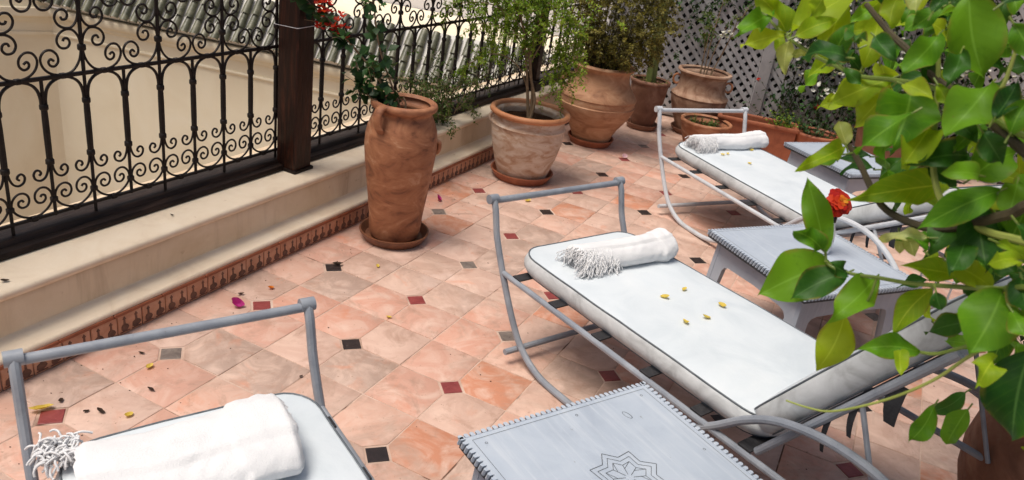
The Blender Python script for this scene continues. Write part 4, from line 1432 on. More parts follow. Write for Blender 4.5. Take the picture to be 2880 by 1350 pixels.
# creeper hiding the far part of the railing
r_ = random.Random(19)
pl = plant('climber', 'tall green climber covering the railing behind the lime washed pot', 'climber', (-.5, 3.75, .33))
fo, st = MB(), MB()
for k in range(14):
    y = 3.3+k*.085
    c = limb(st, [(-.55, y, .36), (-.54+r_.uniform(-.03, .05), y+r_.uniform(-.06, .06), .75), (-.5+r_.uniform(-.05, .1), y+r_.uniform(-.1, .1), 1.15), (-.47, y+r_.uniform(-.1, .1), 1.5)], .004, .002, 5, 5)
    for q in range(26):
        p = c[r_.randrange(4, len(c))]
        if r_.random() > .35+.6*min(1, (p.z-.35)/.7):
            continue
        sprig(fo, st, p, rv(r_)+Vector((.3, -.2, 0)), r_.uniform(.06, .13), 15, .028, .42, r_, .8, (.1, .9), .0012)
finish(pl, fo, st, 'fol_fresh', 'twig_dark')

# dense olive bush in the bellied pot
r_ = random.Random(33)
pl = plant('olive_bush', 'dense olive brown bush with tiny leaves filling the big bellied tan pot', 'bush', (.12, 4.185, .57))
fo, st = MB(), MB()
for k in range(40):
    a = r_.uniform(0, 2*math.pi)
    p0 = Vector((.12+.10*math.cos(a), 4.185+.10*math.sin(a), .55))
    e = Vector((.14+.40*math.cos(a)*r_.uniform(.3, 1), 4.19+.34*math.sin(a)*r_.uniform(.3, 1), r_.uniform(.78, 1.45)))
    c = limb(st, [p0, p0*.6+e*.4+rv(r_, .04)+Vector((0, 0, .05)), e], .0045, .0015, 6, 5)
    for q in range(13):
        p = c[r_.randrange(3, len(c))]
        sprig(fo, st, p, rv(r_)+Vector((0, 0, .3)), r_.uniform(.06, .12), 18, .021, .42, r_, .2, (.0, .75), .0013)
for k in range(950):
    u = rv(r_).normalized()*(.55+.45*r_.random())
    p = Vector((.19+u.x*.44, 4.20+u.y*.36, 1.03+u.z*.40))
    if p.z < .64: p.z = .64+r_.uniform(0, .09)
    sprig(fo, st, p, u+rv(r_, .7), r_.uniform(.05, .10), 18, .026, .48, r_, .3, (.0, 1.0), .0012)
finish(pl, fo, st, 'fol_olive', 'twig_dark')

# cactus in the brown pot
r_ = random.Random(2)
pl = plant('cactus', 'thick upright green cactus stem in the dark brown tapering pot', 'cactus', (.285, 5.06, .40))
mb = MB()
n_ = 30
vs_ = []
for i in range(24):
    z = i*.04
    for k in range(n_):
        a = 2*math.pi*k/n_
        rr = .043*(1+.16*math.cos(5*a))*(1+.08*noise.noise(Vector((z*6, 1, 2))))*(1 if i < 22 else .6)
        vs_.append((rr*math.cos(a)-.02*math.sin(z*2.2), rr*math.sin(a), z))
mb.add(vs_, [(i*n_+k, i*n_+(k+1) % n_, (i+1)*n_+(k+1) % n_, (i+1)*n_+k) for i in range(23) for k in range(n_)])
mb.build('stem', M['cactus'], pl, True, 60)
fo, st = MB(), MB()
for k in range(28):
    a = r_.uniform(0, 6.28)
    p = Vector((.285+.12*math.cos(a), 5.06+.12*math.sin(a), .40))
    sprig(fo, st, p, Vector((math.cos(a)*.6, math.sin(a)*.6, 1)), r_.uniform(.08, .2), 8, .026, .4, r_, .4, (0, .8), .0014)
finish(pl, fo, st, 'fol_olive', 'twig_dark')

# canes with white flowers in the ring handled pot
r_ = random.Random(4)
pl = plant('rose', 'bare pale canes topped with small white flowers in the ring handled pot', 'plant', (.69, 5.33, .5))
fo, st, fl = MB(), MB(), MB()
ends = []
for e, b in (((.66, 5.31, .98), (.66, 5.32, .5)), ((.78, 5.34, 1.0), (.70, 5.32, .5)), ((.86, 5.36, 1.08), (.72, 5.34, .5)), ((.92, 5.38, 1.2), (.73, 5.34, .5)), ((.70, 5.36, 1.25), (.68, 5.34, .5)), ((.60, 5.36, .9), (.64, 5.34, .5))):
    c = limb(st, [b, Vector(b)*.5+Vector(e)*.5+rv(r_, .02), e], .006, .003)
    ends.append(c)
for path in ends:
    for k in range(3):
        sprig(fo, st, path[r_.randrange(len(path)-3, len(path))], rv(r_), r_.uniform(.05, .12), 9, .036, .5, r_, .4, (.2, .9), .0014)
for k in range(16):
    p = Vector((.62+r_.gauss(0, .05), 5.37, .98+r_.gauss(0, .06)))
    sprig(fo, st, p, rv(r_), r_.uniform(.05, .1), 9, .036, .5, r_, .4, (.2, .9), .0014)
for p in ((.76, 5.33, .90), (.775, 5.33, .93), (.82, 5.35, .945), (.835, 5.35, .925), (.87, 5.36, 1.0), (.80, 5.34, .91)):
    for k in range(2):
        blossom(fl, Vector(p)+rv(r_, .012), r_, 5, .026, 6, .8)
finish(pl, fo, st, 'fol_mid', 'twig')
finish(pl, fl, None, 'petal_white', 'twig', 'flowers')

# small plants in the bowl, the trough and the round planter
def tuft(name, label, cat, x, y, z, n_, spread, h, mat, size, seed, flowers=None, fcount=0, dark='twig_dark'):
    r_ = random.Random(seed)
    pl = plant(name, label, cat, (x, y, z))
    fo, st, fl = MB(), MB(), MB()
    tips = []
    for k in range(n_):
        a = r_.uniform(0, 6.28); q = spread*math.sqrt(r_.random())
        p = Vector((x+q*math.cos(a)*.7, y+q*math.sin(a)*.7, z))
        pts = sprig(fo, st, p, Vector((math.cos(a)*q/spread*.8, math.sin(a)*q/spread*.8, 1)), h*r_.uniform(.5, 1.1), 12, size, .5, r_, .35, (.1, .9), .002)
        tips.append(pts[-1])
    finish(pl, fo, st, mat, dark)
    if flowers:
        for k in range(fcount):
            p = r_.choice(tips)+rv(r_, .02)
            for q in range(5):
                blossom(fl, p+rv(r_, .018), r_, 5, .024, 5, .8)
        finish(pl, fl, None, flowers, dark, 'flowers')
    return pl


tuft('seedling', 'low green seedlings growing in the orange bowl planter', 'plant', .88, 4.86, .205, 26, .15, .07, 'fol_mid', .022, 1)
tuft('herb', 'small bright green herb at the right end of the long trough', 'plant', 1.50, 5.24, .24, 22, .09, .20, 'fol_fresh', .028, 2)
tuft('geranium', 'red flowering geranium climbing by the lattice behind the trough', 'plant', 1.62, 5.52, .02, 40, .2, .75, 'fol_dark', .05, 3, 'petal_red', 4)
tuft('fern', 'dark leafy fern filling the shaded tall planter', 'plant', 2.3, 5.25, .44, 40, .28, .42, 'fol_dark', .05, 4)
tuft('herb', 'sparse dark herb in the red round planter', 'plant', 1.76, 5.30, .25, 16, .12, .16, 'fol_dark', .03, 6)

# jasmine on the lattice, behind the lemon tree
r_ = random.Random(41)
pl = plant('jasmine', 'dark jasmine with scattered white flowers covering the right part of the lattice', 'climber', (2.4, 5.95, .0))
fo, st, fl = MB(), MB(), MB()
for k in range(46):
    x = r_.uniform(1.25, 4.1)
    y = 5.86+.2*(x-1.1)-.06
    c = limb(st, [(x, y, .03), (x+r_.uniform(-.2, .2), y-.04, .6), (x+r_.uniform(-.3, .3), y-.06, 1.3), (x+r_.uniform(-.4, .4), y-.05, 1.95)], .005, .002, 5, 5)
    for q in range(20):
        p = c[r_.randrange(2, len(c))]
        pts = sprig(fo, st, p, rv(r_)+Vector((0, -.6, 0)), r_.uniform(.10, .26), 14, .046, .45, r_, .5, (.0, .9), .0016)
        if r_.random() < .42 and p.z > .5:
            for z_ in range(3):
                blossom(fl, pts[-1]+rv(r_, .04)+Vector((0, -.02, 0)), r_, 5, .026, 5, .85)
for k in range(46):
    x = r_.uniform(.15, .62); y = 5.86+.2*(x-1.1)-.07
    p = Vector((x, y, 1.05+r_.gauss(0, .16)))
    sprig(fo, st, p, rv(r_)+Vector((0, -.4, 0)), r_.uniform(.06, .16), 12, .036, .5, r_, .5, (.3, 1.0), .0016)
for k in range(110):
    x = r_.uniform(.55, 1.7); y = 5.86+.2*(x-1.1)-.05
    p = Vector((x, y, r_.uniform(.95, 1.7)))
    sprig(fo, st, p, rv(r_)+Vector((0, -.4, 0)), r_.uniform(.08, .2), 12, .04, .5, r_, .5, (.0, .8), .0016)
finish(pl, fo, st, 'fol_dark', 'twig_dark')
finish(pl, fl, None, 'petal_white', 'twig', 'flowers')

# white wire rack and the two stakes
rk = thing('wire_rack', 'low white wire rack standing on the tiles to the right of the flower table', 'rack', (2.86, 3.0, 0), .2)
for x in (-.18, -.09, 0, .09, .18):
    MB().tube([(x, 0, .002), (x, 0, .62), (x, .02, .66)], .0065, 6).build('upright', M['white_rod'], rk)
for z in (.14, .26, .38, .50):
    MB().tube([(-.19, -.008, z), (.19, -.008, z)], .0028, 6).build('cross_wire', M['white_rod'], rk)
for x in (-.18, .18):
    MB().tube([(x, -.15, .006), (x, .15, .006)], .0065, 6).build('foot', M['white_rod'], rk)
sk = thing('plant_stakes', 'two white stakes pushed into the large dark pot at the lower right', 'stakes', (3.0, .95, .50))
MB().tube([(-.10, -.10, -.04), (-.108, -.108, .55)], .0075, 8).build('stake', M['white_rod'], sk)
MB().tube([(-.03, -.13, -.04), (-.03, -.14, .50)], .0065, 8).build('stake', M['white_rod'], sk)
tuft('herb', 'dark bushy herb growing in the large dark pot at the lower right', 'plant', 3.06, .95, .49, 26, .18, .30, 'fol_dark', .05, 12)

# ------------------------------------------------------------------ flower in its vase on the table
vs2 = thing('bud_vase', 'slim white bud vase with a black neck on the side table behind the leaves', 'vase', (2.150, 1.95, .471))
MB().lathe([(.020, 0), (.024, .002), (.030, .03), (.031, .07), (.026, .11), (.017, .14), (.0125, .155), (.0125, .165)], 28).build('body', M['ceramic'], vs2)
MB().lathe([(.0128, .160), (.0135, .165), (.0125, .20), (.0145, .235), (.019, .255), (.017, .257), (.012, .235), (.008, .20)], 28).build('neck', M['black_glass'], vs2)
r_ = random.Random(6)
fz = thing('zinnia', 'bright red and orange zinnia standing in the bud vase', 'flower', (2.150, 1.95, .73))
fz.rotation_euler = (R(48), R(14), R(28))
fz.scale = (1.3, 1.3, 1.3)
MB().tube([(0, 0, -.10), (0, 0, .012)], .003, 6).build('stem', M['twig_green'], fz)
rings = (('petal_red', .030, .046, 14, .0), ('petal_red', .022, .040, 12, .008), ('petal_red', .014, .032, 10, .014), ('petal_orange', .006, .020, 9, .019))
for mt_, r0, ln_, n_, z in rings:
    for k in range(n_):
        a = 2*math.pi*k/n_+r_.uniform(-.1, .1)
        mb = MB()
        L_ = ln_*r_.uniform(.8, 1.1); W_ = L_*.42; up_ = r_.uniform(-.15, .25)+z*14; cu_ = r_.uniform(.1, .45)
        u = Vector((math.cos(a), math.sin(a), 0)); v = Vector((-math.sin(a), math.cos(a), 0)); o_ = u*r0*.3+Vector((0, 0, z))
        for t_ in (0, .3, .6, .85, 1.0):
            w_ = W_*(.35, .85, 1.0, .75, .3)[(0, .3, .6, .85, 1.0).index(t_)]
            for e_ in (-1, 0, 1):
                mb.v.append(tuple(o_+u*L_*t_+v*w_*e_+Vector((0, 0, L_*(up_*t_-cu_*t_*t_)+(.12*w_ if e_ else 0)))))
        for q in range(4):
            for e_ in range(2):
                mb.f.append((q*3+e_, q*3+e_+1, q*3+e_+4, q*3+e_+3)); mb.mi.append(0)
        tn = r_.random(); mb.tone = [tn]*15
        mb.build('petal', M[mt_], fz, True, 0)
lf = MB(); leaf_at(lf, Vector((.0, 0, -.02)), Vector((-.6, .2, -.5)), Vector((0, 0, 1)), .05, .02, .5); lf.build('leaf', M['fol_mid'], fz)

# ------------------------------------------------------------------ petals and litter
def petal_mesh(seed, mat, L, W, cup):
    r_ = random.Random(seed)
    mb = MB(); n_ = 14
    vs_ = [(0, 0, .0)]
    for ring, f in ((1, .55), (2, 1.0)):
        for k in range(n_):
            a = 2*math.pi*k/n_
            rr = f*(1+.14*r_.uniform(-1, 1)*(ring == 2))
            vs_.append((L/2*rr*math.cos(a), W/2*rr*math.sin(a), cup*f*f*(1+.5*math.cos(a+seed))))
    fs_ = [(0, 1+k, 1+(k+1) % n_) for k in range(n_)]+[(1+k, 1+n_+k, 1+n_+(k+1) % n_, 1+(k+1) % n_) for k in range(n_)]
    mb.add(vs_, fs_)
    mb.tone = [.45]+[.5]*n_+[r_.uniform(.5, 1) for _ in range(n_)]
    return mb.mesh('petal', M[mat], True, 0)


yp = [petal_mesh(k, 'petal_yellow', .034, .021, .008) for k in range(3)]


def put(me, name, label, cat, p, rz, group, tilt=(0, 0), sc=1.0):
    o = link(name, me, None, p, (tilt[0], tilt[1], rz))
    o.scale = (sc, sc, sc)
    return tag(o, label, cat, group)


mt = lmat('mid')
for k, (s_, o_, lab) in enumerate(((.729, .348, 'yellow petal nearest the rolled towel on the middle mattress, left of a smaller one'), (.714, .479, 'small yellow petal close to the rolled towel on the middle mattress'),
                                   (.876, .523, 'yellow petal on the middle mattress nearest its right edge'), (.914, .384, 'yellow petal at the centre of the middle mattress'),
                                   (.905, .276, 'yellow petal on the middle mattress nearest its left edge'))):
    p = mt @ Vector((s_, o_, .4645))
    put(yp[k % 3], 'petal', lab, 'petal', p, k*1.3, 'yellow petals on the mattresses', (.15, -.1), (.8 if k == 1 else 1.05))
mt = lmat('far')
for k, (px, py, lab) in enumerate(((.43, .25, 'withered yellow petal beside the fringe of the farthest towel'), (.42, .30, 'yellow brown petal beside the farthest rolled towel, one of a close pair'),
                                   (.36, .56, 'yellow petal right of the close pair on the farthest mattress'), (.60, .33, 'lone yellow petal below the close pair on the farthest mattress'))):
    p = mt @ Vector((px, py, .4645))
    put(yp[k % 3], 'petal', lab, 'petal', p, k*1.9, 'yellow petals on the mattresses', (.1, .1), .9)
# litter on the floor
r_ = random.Random(77)
mag = [petal_mesh(10+k, 'petal_magenta', .052, .034, .02) for k in range(2)]
redp = petal_mesh(15, 'petal_orange', .03, .02, .01)
dead = [petal_mesh(20+k, 'dead_leaf', .030, .016, .006) for k in range(3)]
pink = petal_mesh(30, 'petal_pink', .045, .03, .016)
LT = 'fallen petals and leaves on the floor'
put(mag[0], 'petal', 'magenta bougainvillea bract on the floor beside the red inset left of the pots', 'petal', (-.068, .424, .005), .4, LT, (.2, .1), 1.1)
put(redp, 'petal', 'small orange red petal on the tiles near the skirting', 'petal', (-.071, .635, .004), 1.0, LT, (.2, 0))
put(dead[0], 'dead_leaf', 'curled brown leaf on the tiles above the magenta bract', 'leaf', (-.132, .507, .005), .7, LT)
put(mag[1], 'petal', 'magenta bract with a twig on the floor right of the tall jar', 'petal', (-.09, 2.14, .006), 2.0, LT, (.2, .2), 1.1)
put(yp[0], 'petal', 'yellow petal on the tiles under the foot bar of the middle lounger', 'petal', (.33, 2.567, .004), 1.0, LT, (.2, .1), 1.2)
put(yp[1], 'petal', 'pale yellow petal on the tiles below the grey inset under the nearest foot bar', 'petal', (.016, -.116, .004), 1.7, LT, (.3, .1))
put(yp[2], 'petal', 'pale yellow petal on the tiles close to the nearest mattress edge', 'petal', (.193, -.353, .004), 1.5, LT, (.3, .1))
put(petal_mesh(40, 'petal_yellow', .075, .024, .012), 'pod', 'yellow green pod lying across the red inset at the far left', 'pod', (-.054, -.50, .006), 1.1, LT, (.15, 0))
put(dead[1], 'dead_leaf', 'black leaf scrap on the tile right of the far left red inset', 'leaf', (.106, -.392, .004), .2, LT, (.1, .2), 1.1)
put(dead[2], 'dead_leaf', 'tiny black scrap between the red inset and the larger black leaf scrap', 'leaf', (.068, -.42, .003), 1.2, LT, (0, 0), .7)
put(dead[0], 'dead_leaf', 'black scrap on the pale round stained tile under the nearest foot bar', 'leaf', (.134, -.208, .004), 0, LT, (0, .1), 1.0)
put(dead[1], 'dead_leaf', 'reddish brown leaf scrap left of the grey inset under the nearest foot bar', 'leaf', (-.079, -.071, .003), .5, LT, (0, 0), .8)
put(dead[2], 'dead_leaf', 'thin dark leaf scrap just above the far left red inset', 'leaf', (-.047, -.432, .003), 2.3, LT, (0, 0), .9)
put(dead[1], 'dead_leaf', 'dark speck of leaf beside the right upright of the nearest lounger', 'leaf', (.496, .188, .003), 1.5, LT, (0, 0), .6)
put(dead[0], 'dead_leaf', 'crumbled dark leaf heap on the black inset in front of the tall jar', 'leaf', (.0, 1.03, .005), .8, LT, (.2, .1), 1.7)
put(pink, 'petal', 'pink petal on the floor between the bellied pot and the farthest lounger', 'petal', (.489, 4.023, .005), .8, LT, (.2, 0), 1.1)
put(pink, 'petal', 'pale pink blossom lying on the parapet ledge right of the tall jar', 'petal', (-.36, 2.42, .327), 2.1, 'pink petals', (.3, .2), 1.3)
put(yp[0], 'petal', 'cream petal on the tiles in front of the tall jar', 'petal', (.163, 1.15, .004), 2.2, LT, (.1, .1), .8)
put(yp[1], 'petal', 'small yellow petal on the open floor beside the middle lounger', 'petal', (.498, .775, .004), .2, LT, (.1, .1), .8)
put(dead[2], 'dead_leaf', 'dark leaf on the coping below the wooden sill at the far left', 'leaf', (-.40, -.36, .325), 1.0, 'scraps on the parapet coping', (0, 0), .9)
put(dead[1], 'dead_leaf', 'two tone dark scrap on the coping halfway to the wooden post', 'leaf', (-.45, .42, .325), .3, 'scraps on the parapet coping', (0, 0), .7)
g_ = MB()
for k in range(230):
    x = r_.uniform(-.2, 2.8); y = r_.uniform(-.9, 5.0)
    if r_.random() < .55: x = -.22+abs(r_.gauss(0, .22))
    s_ = r_.uniform(.0012, .0042)
    a = r_.uniform(0, 6.28)
    pts = [(x+s_*r_.uniform(.5, 1.6)*math.cos(a+k2*1.257), y+s_*r_.uniform(.4, 1.2)*math.sin(a+k2*1.257)) for k2 in range(5)]
    g_.add([(px, py, .0010) for px, py in pts]+[(x, y, .0035)], [(q, (q+1) % 5, 5) for q in range(5)])
o = g_.build('crumbs', M['soil'], None, False)
tag(o, 'dark crumbs of soil and leaf scattered over the floor tiles', 'litter', None, 'stuff')

# ------------------------------------------------------------------ lemon tree in the foreground
LEMON_LEAVES=[((2.0,-0.34,1.684),(1.931,-0.358,1.649),(-0.02,-0.87,0.5),0.034,'Y',0.15),
((1.965,-0.351,1.712),(1.932,-0.433,1.677),(0.49,-0.5,0.71),0.034,'G',0.10),
((1.996,-0.314,1.684),(1.937,-0.364,1.742),(0.77,-0.55,0.31),0.048,'Y',0.10),
((2.012,-0.376,1.693),(2.093,-0.247,1.771),(0.06,-0.55,0.83),0.062,'Y',0.10),
((2.026,-0.428,1.692),(2.08,-0.394,1.727),(0.24,-0.86,0.46),0.032,'Y',0.10),
((2.007,-0.323,1.674),(2.017,-0.339,1.614),(-0.1,-0.97,0.23),0.027,'P',0.20),
((2.02,-0.341,1.649),(2.048,-0.341,1.66),(-0.13,-0.94,0.33),0.015,'P',0.10),
((1.985,-0.289,1.671),(1.995,-0.331,1.646),(0.07,-0.5,0.87),0.020,'Y',0.20),
((2.084,-0.36,1.658),(2.079,-0.265,1.735),(-0.14,-0.63,0.77),0.049,'Y',0.15),
((2.095,-0.435,1.668),(2.11,-0.445,1.734),(-0.01,-0.99,-0.15),0.034,'G',0.10),
((2.139,-0.363,1.656),(2.137,-0.295,1.739),(0.08,-0.77,0.63),0.045,'Y',0.12),
((2.137,-0.325,1.646),(2.103,-0.345,1.676),(0.59,-0.79,0.17),0.024,'D',0.10),
((2.161,-0.363,1.727),(2.159,-0.319,1.783),(-0.09,-0.79,0.61),0.036,'Y',0.10),
((2.18,-0.46,1.793),(2.19,-0.501,1.769),(-0.29,-0.52,0.8),0.029,'P',0.10),
((2.232,-0.463,1.74),(2.2,-0.51,1.679),(0.22,-0.83,0.52),0.041,'G',0.12),
((2.253,-0.421,1.803),(2.312,-0.431,1.688),(0.23,-0.95,0.2),0.078,'G',0.12),
((2.226,-0.402,1.776),(2.192,-0.401,1.734),(-0.25,-0.95,0.2),0.027,'G',0.15),
((2.213,-0.461,1.768),(2.221,-0.432,1.8),(-0.05,-0.73,0.68),0.022,'D',0.10),
((2.191,-0.39,1.655),(2.107,-0.411,1.592),(-0.09,-0.9,0.43),0.043,'Y',0.18),
((2.194,-0.388,1.64),(2.157,-0.386,1.559),(-0.22,-0.97,0.07),0.041,'Y',0.15),
((2.222,-0.442,1.648),(2.222,-0.521,1.567),(0.05,-0.72,0.7),0.088,'G',0.10),
((2.317,-0.51,1.691),(2.28,-0.569,1.614),(-0.12,-0.76,0.64),0.064,'G',0.12),
((2.206,-0.507,1.665),(2.251,-0.538,1.657),(-0.38,-0.72,0.58),0.027,'Y',0.10),
((2.252,-0.499,1.674),(2.276,-0.511,1.648),(0.07,-0.89,0.46),0.021,'Y',0.10),
((2.266,-0.451,1.609),(2.243,-0.534,1.549),(-0.14,-0.55,0.82),0.053,'Y',0.10),
((2.337,-0.437,1.568),(2.257,-0.517,1.556),(0.56,-0.64,0.52),0.048,'D',0.25),
((2.156,-0.432,1.538),(2.131,-0.407,1.57),(0.26,-0.66,0.71),0.030,'P',0.10),
((2.154,-0.431,1.535),(2.096,-0.505,1.498),(0.28,-0.6,0.75),0.030,'Y',0.35),
((2.158,-0.441,1.525),(2.115,-0.432,1.495),(-0.49,-0.74,0.46),0.023,'G',0.20),
((2.323,-0.391,1.505),(2.19,-0.504,1.473),(0.45,-0.69,0.56),0.053,'Y',0.20),
((2.341,-0.569,1.573),(2.29,-0.61,1.572),(0.39,-0.51,0.76),0.033,'G',0.20),
((2.342,-0.475,1.542),(2.397,-0.399,1.583),(0.2,-0.58,0.79),0.059,'G',0.10),
((2.376,-0.54,1.551),(2.289,-0.59,1.478),(-0.01,-0.82,0.57),0.045,'G',0.20),
((2.36,-0.512,1.514),(2.394,-0.587,1.443),(-0.01,-0.69,0.73),0.065,'D',0.08),
((2.366,-0.47,1.499),(2.315,-0.559,1.432),(0.12,-0.64,0.76),0.051,'D',0.10),
((2.414,-0.535,1.471),(2.426,-0.498,1.549),(0.09,-0.91,0.41),0.052,'G',0.10),
((2.312,-0.548,1.457),(2.25,-0.534,1.427),(-0.41,-0.78,0.48),0.019,'P',0.20),
((2.294,-0.446,1.418),(2.31,-0.471,1.396),(-0.23,-0.72,0.66),0.023,'P',0.10),
((2.279,-0.437,1.414),(2.289,-0.449,1.385),(0.24,-0.86,0.45),0.017,'P',0.20),
((2.177,-0.431,1.345),(2.11,-0.419,1.464),(0.18,-0.96,0.2),0.047,'G',0.12),
((2.172,-0.485,1.367),(2.122,-0.527,1.4),(0.73,-0.56,0.39),0.038,'G',0.10),
((2.19,-0.416,1.318),(2.096,-0.509,1.26),(0.25,-0.68,0.68),0.090,'G',0.15),
((2.222,-0.471,1.336),(2.15,-0.52,1.277),(-0.06,-0.73,0.68),0.053,'D',0.15),
((2.192,-0.533,1.365),(2.223,-0.504,1.345),(0.75,-0.48,0.46),0.026,'D',0.10),
((2.266,-0.466,1.339),(2.217,-0.567,1.282),(0.18,-0.54,0.82),0.051,'G',0.20),
((2.241,-0.464,1.257),(2.226,-0.514,1.157),(0.06,-0.9,0.43),0.056,'Y',0.15),
((2.374,-0.503,1.397),(2.288,-0.539,1.398),(0.29,-0.69,0.66),0.032,'Y',0.15),
((2.351,-0.561,1.432),(2.415,-0.539,1.406),(0.46,-0.67,0.59),0.044,'Y',0.15),
((2.349,-0.499,1.364),(2.316,-0.535,1.279),(-0.26,-0.85,0.46),0.039,'Y',0.15),
((2.416,-0.635,1.487),(2.375,-0.69,1.487),(0.3,-0.23,0.92),0.027,'Y',0.15),
((2.385,-0.626,1.502),(2.431,-0.606,1.483),(0.49,-0.4,0.77),0.019,'Y',0.10),
((2.422,-0.593,1.423),(2.403,-0.667,1.345),(-0.19,-0.69,0.7),0.078,'G',0.12),
((2.342,-0.599,1.396),(2.358,-0.601,1.371),(0.09,-0.99,0.12),0.022,'D',0.10),
((2.365,-0.519,1.257),(2.272,-0.546,1.237),(0.11,-0.8,0.6),0.038,'G',0.30),
((2.333,-0.544,1.263),(2.342,-0.597,1.245),(0.1,-0.31,0.94),0.025,'Y',0.10),
((2.433,-0.665,1.349),(2.416,-0.724,1.327),(0.17,-0.39,0.91),0.034,'Y',0.15),
((2.477,-0.621,1.362),(2.497,-0.656,1.234),(-0.18,-0.96,0.23),0.083,'D',0.10),
((2.437,-0.592,1.45),(2.458,-0.649,1.418),(-0.45,-0.55,0.7),0.041,'D',0.10),
((2.354,-0.586,1.64),(2.363,-0.56,1.688),(0.02,-0.88,0.48),0.033,'G',0.10),
((2.33,-0.574,1.654),(2.342,-0.559,1.71),(-0.27,-0.92,0.29),0.030,'D',0.10),
((2.323,-0.564,1.633),(2.363,-0.55,1.593),(0.25,-0.96,-0.1),0.035,'D',0.12),
((2.31,-0.572,1.78),(2.346,-0.585,1.741),(-0.07,-0.97,0.25),0.033,'G',0.10),
((2.294,-0.492,1.798),(2.317,-0.475,1.823),(-0.01,-0.82,0.57),0.023,'D',0.10),
((2.307,-0.477,1.579),(2.324,-0.486,1.617),(-0.43,-0.9,-0.02),0.019,'G',0.10),
((2.279,-0.463,1.542),(2.328,-0.451,1.519),(0.4,-0.8,0.44),0.027,'D',0.10),
((2.399,-0.504,1.561),(2.396,-0.563,1.514),(0.05,-0.62,0.78),0.041,'G',0.10),
((2.358,-0.551,1.472),(2.348,-0.617,1.434),(-0.19,-0.47,0.86),0.038,'D',0.10),
((2.428,-0.662,1.425),(2.455,-0.695,1.401),(-0.01,-0.6,0.8),0.029,'G',0.10),
((2.268,-0.482,1.724),(2.262,-0.521,1.678),(-0.03,-0.77,0.64),0.033,'D',0.10),
((2.211,-0.457,1.697),(2.257,-0.42,1.662),(0.73,-0.6,0.32),0.034,'D',0.10),
((2.145,-0.432,1.718),(2.187,-0.474,1.694),(-0.3,-0.68,0.66),0.032,'D',0.10),
((2.038,-0.389,1.726),(2.054,-0.414,1.768),(-0.38,-0.85,-0.36),0.026,'Y',0.10),
((2.115,-0.473,1.666),(2.152,-0.471,1.645),(0.26,-0.89,0.38),0.019,'D',0.10),
((2.479,-0.595,1.274),(2.458,-0.579,1.289),(-0.07,-0.72,0.69),0.015,'D',0.10),
((2.416,-0.519,1.371),(2.387,-0.492,1.377),(-0.35,-0.56,0.75),0.018,'D',0.10),
((2.149,-0.308,1.761),(2.11,-0.295,1.78),(-0.04,-0.86,0.5),0.025,'D',0.10),
((2.314,-0.501,1.636),(2.346,-0.455,1.66),(0.22,-0.56,0.8),0.030,'Y',0.10),
((2.289,-0.465,1.623),(2.332,-0.493,1.602),(-0.34,-0.84,0.43),0.027,'D',0.10),
((2.398,-0.626,1.535),(2.426,-0.632,1.51),(0.23,-0.86,0.46),0.019,'D',0.10)]
LEMON_TWIGS=[([(1.943,-0.311,1.711),(2.0,-0.337,1.68),(2.06,-0.362,1.66),(2.104,-0.382,1.652),(2.139,-0.398,1.647),(2.194,-0.421,1.656),(2.24,-0.445,1.661),(2.281,-0.47,1.656),(2.338,-0.509,1.643),(2.398,-0.556,1.633)],0.0032,'g'),
([(2.115,-0.365,1.758),(2.163,-0.394,1.724),(2.198,-0.415,1.705),(2.233,-0.438,1.681),(2.292,-0.476,1.657),(2.352,-0.52,1.631),(2.416,-0.573,1.607)],0.0055,'b'),
([(2.232,-0.429,1.732),(2.249,-0.446,1.686),(2.267,-0.467,1.618),(2.289,-0.491,1.545),(2.321,-0.516,1.502),(2.378,-0.554,1.492),(2.441,-0.601,1.504)],0.0042,'y'),
([(2.16,-0.429,1.538),(2.182,-0.442,1.519),(2.236,-0.476,1.467),(2.289,-0.505,1.459),(2.326,-0.524,1.469),(2.361,-0.542,1.495),(2.396,-0.563,1.527),(2.432,-0.59,1.558)],0.0058,'b'),
([(2.178,-0.473,1.36),(2.189,-0.481,1.343),(2.223,-0.495,1.344),(2.268,-0.512,1.358),(2.312,-0.532,1.372),(2.375,-0.563,1.401),(2.42,-0.591,1.426),(2.467,-0.626,1.453)],0.003,'g'),
([(2.33,-0.492,1.755),(2.333,-0.496,1.731),(2.334,-0.5,1.7),(2.334,-0.503,1.675),(2.354,-0.521,1.638),(2.405,-0.563,1.614)],0.003,'y'),
([(2.195,-0.539,1.095),(2.231,-0.55,1.103),(2.268,-0.56,1.118),(2.317,-0.572,1.162),(2.357,-0.583,1.209),(2.39,-0.593,1.259),(2.413,-0.6,1.308),(2.441,-0.613,1.362),(2.476,-0.636,1.426)],0.0021,'y'),
([(2.265,-0.467,1.612),(2.267,-0.467,1.618)],0.002,'g'),
([(2.343,-0.547,1.381),(2.333,-0.541,1.381)],0.002,'g'),
([(2.358,-0.571,1.281),(2.379,-0.582,1.293),(2.411,-0.596,1.328),(2.441,-0.613,1.362)],0.0028,'g'),
([(2.239,-0.515,1.279),(2.263,-0.519,1.313),(2.265,-0.511,1.356)],0.0022,'g'),
([(2.156,-0.427,1.537),(2.16,-0.429,1.538)],0.003,'g')]

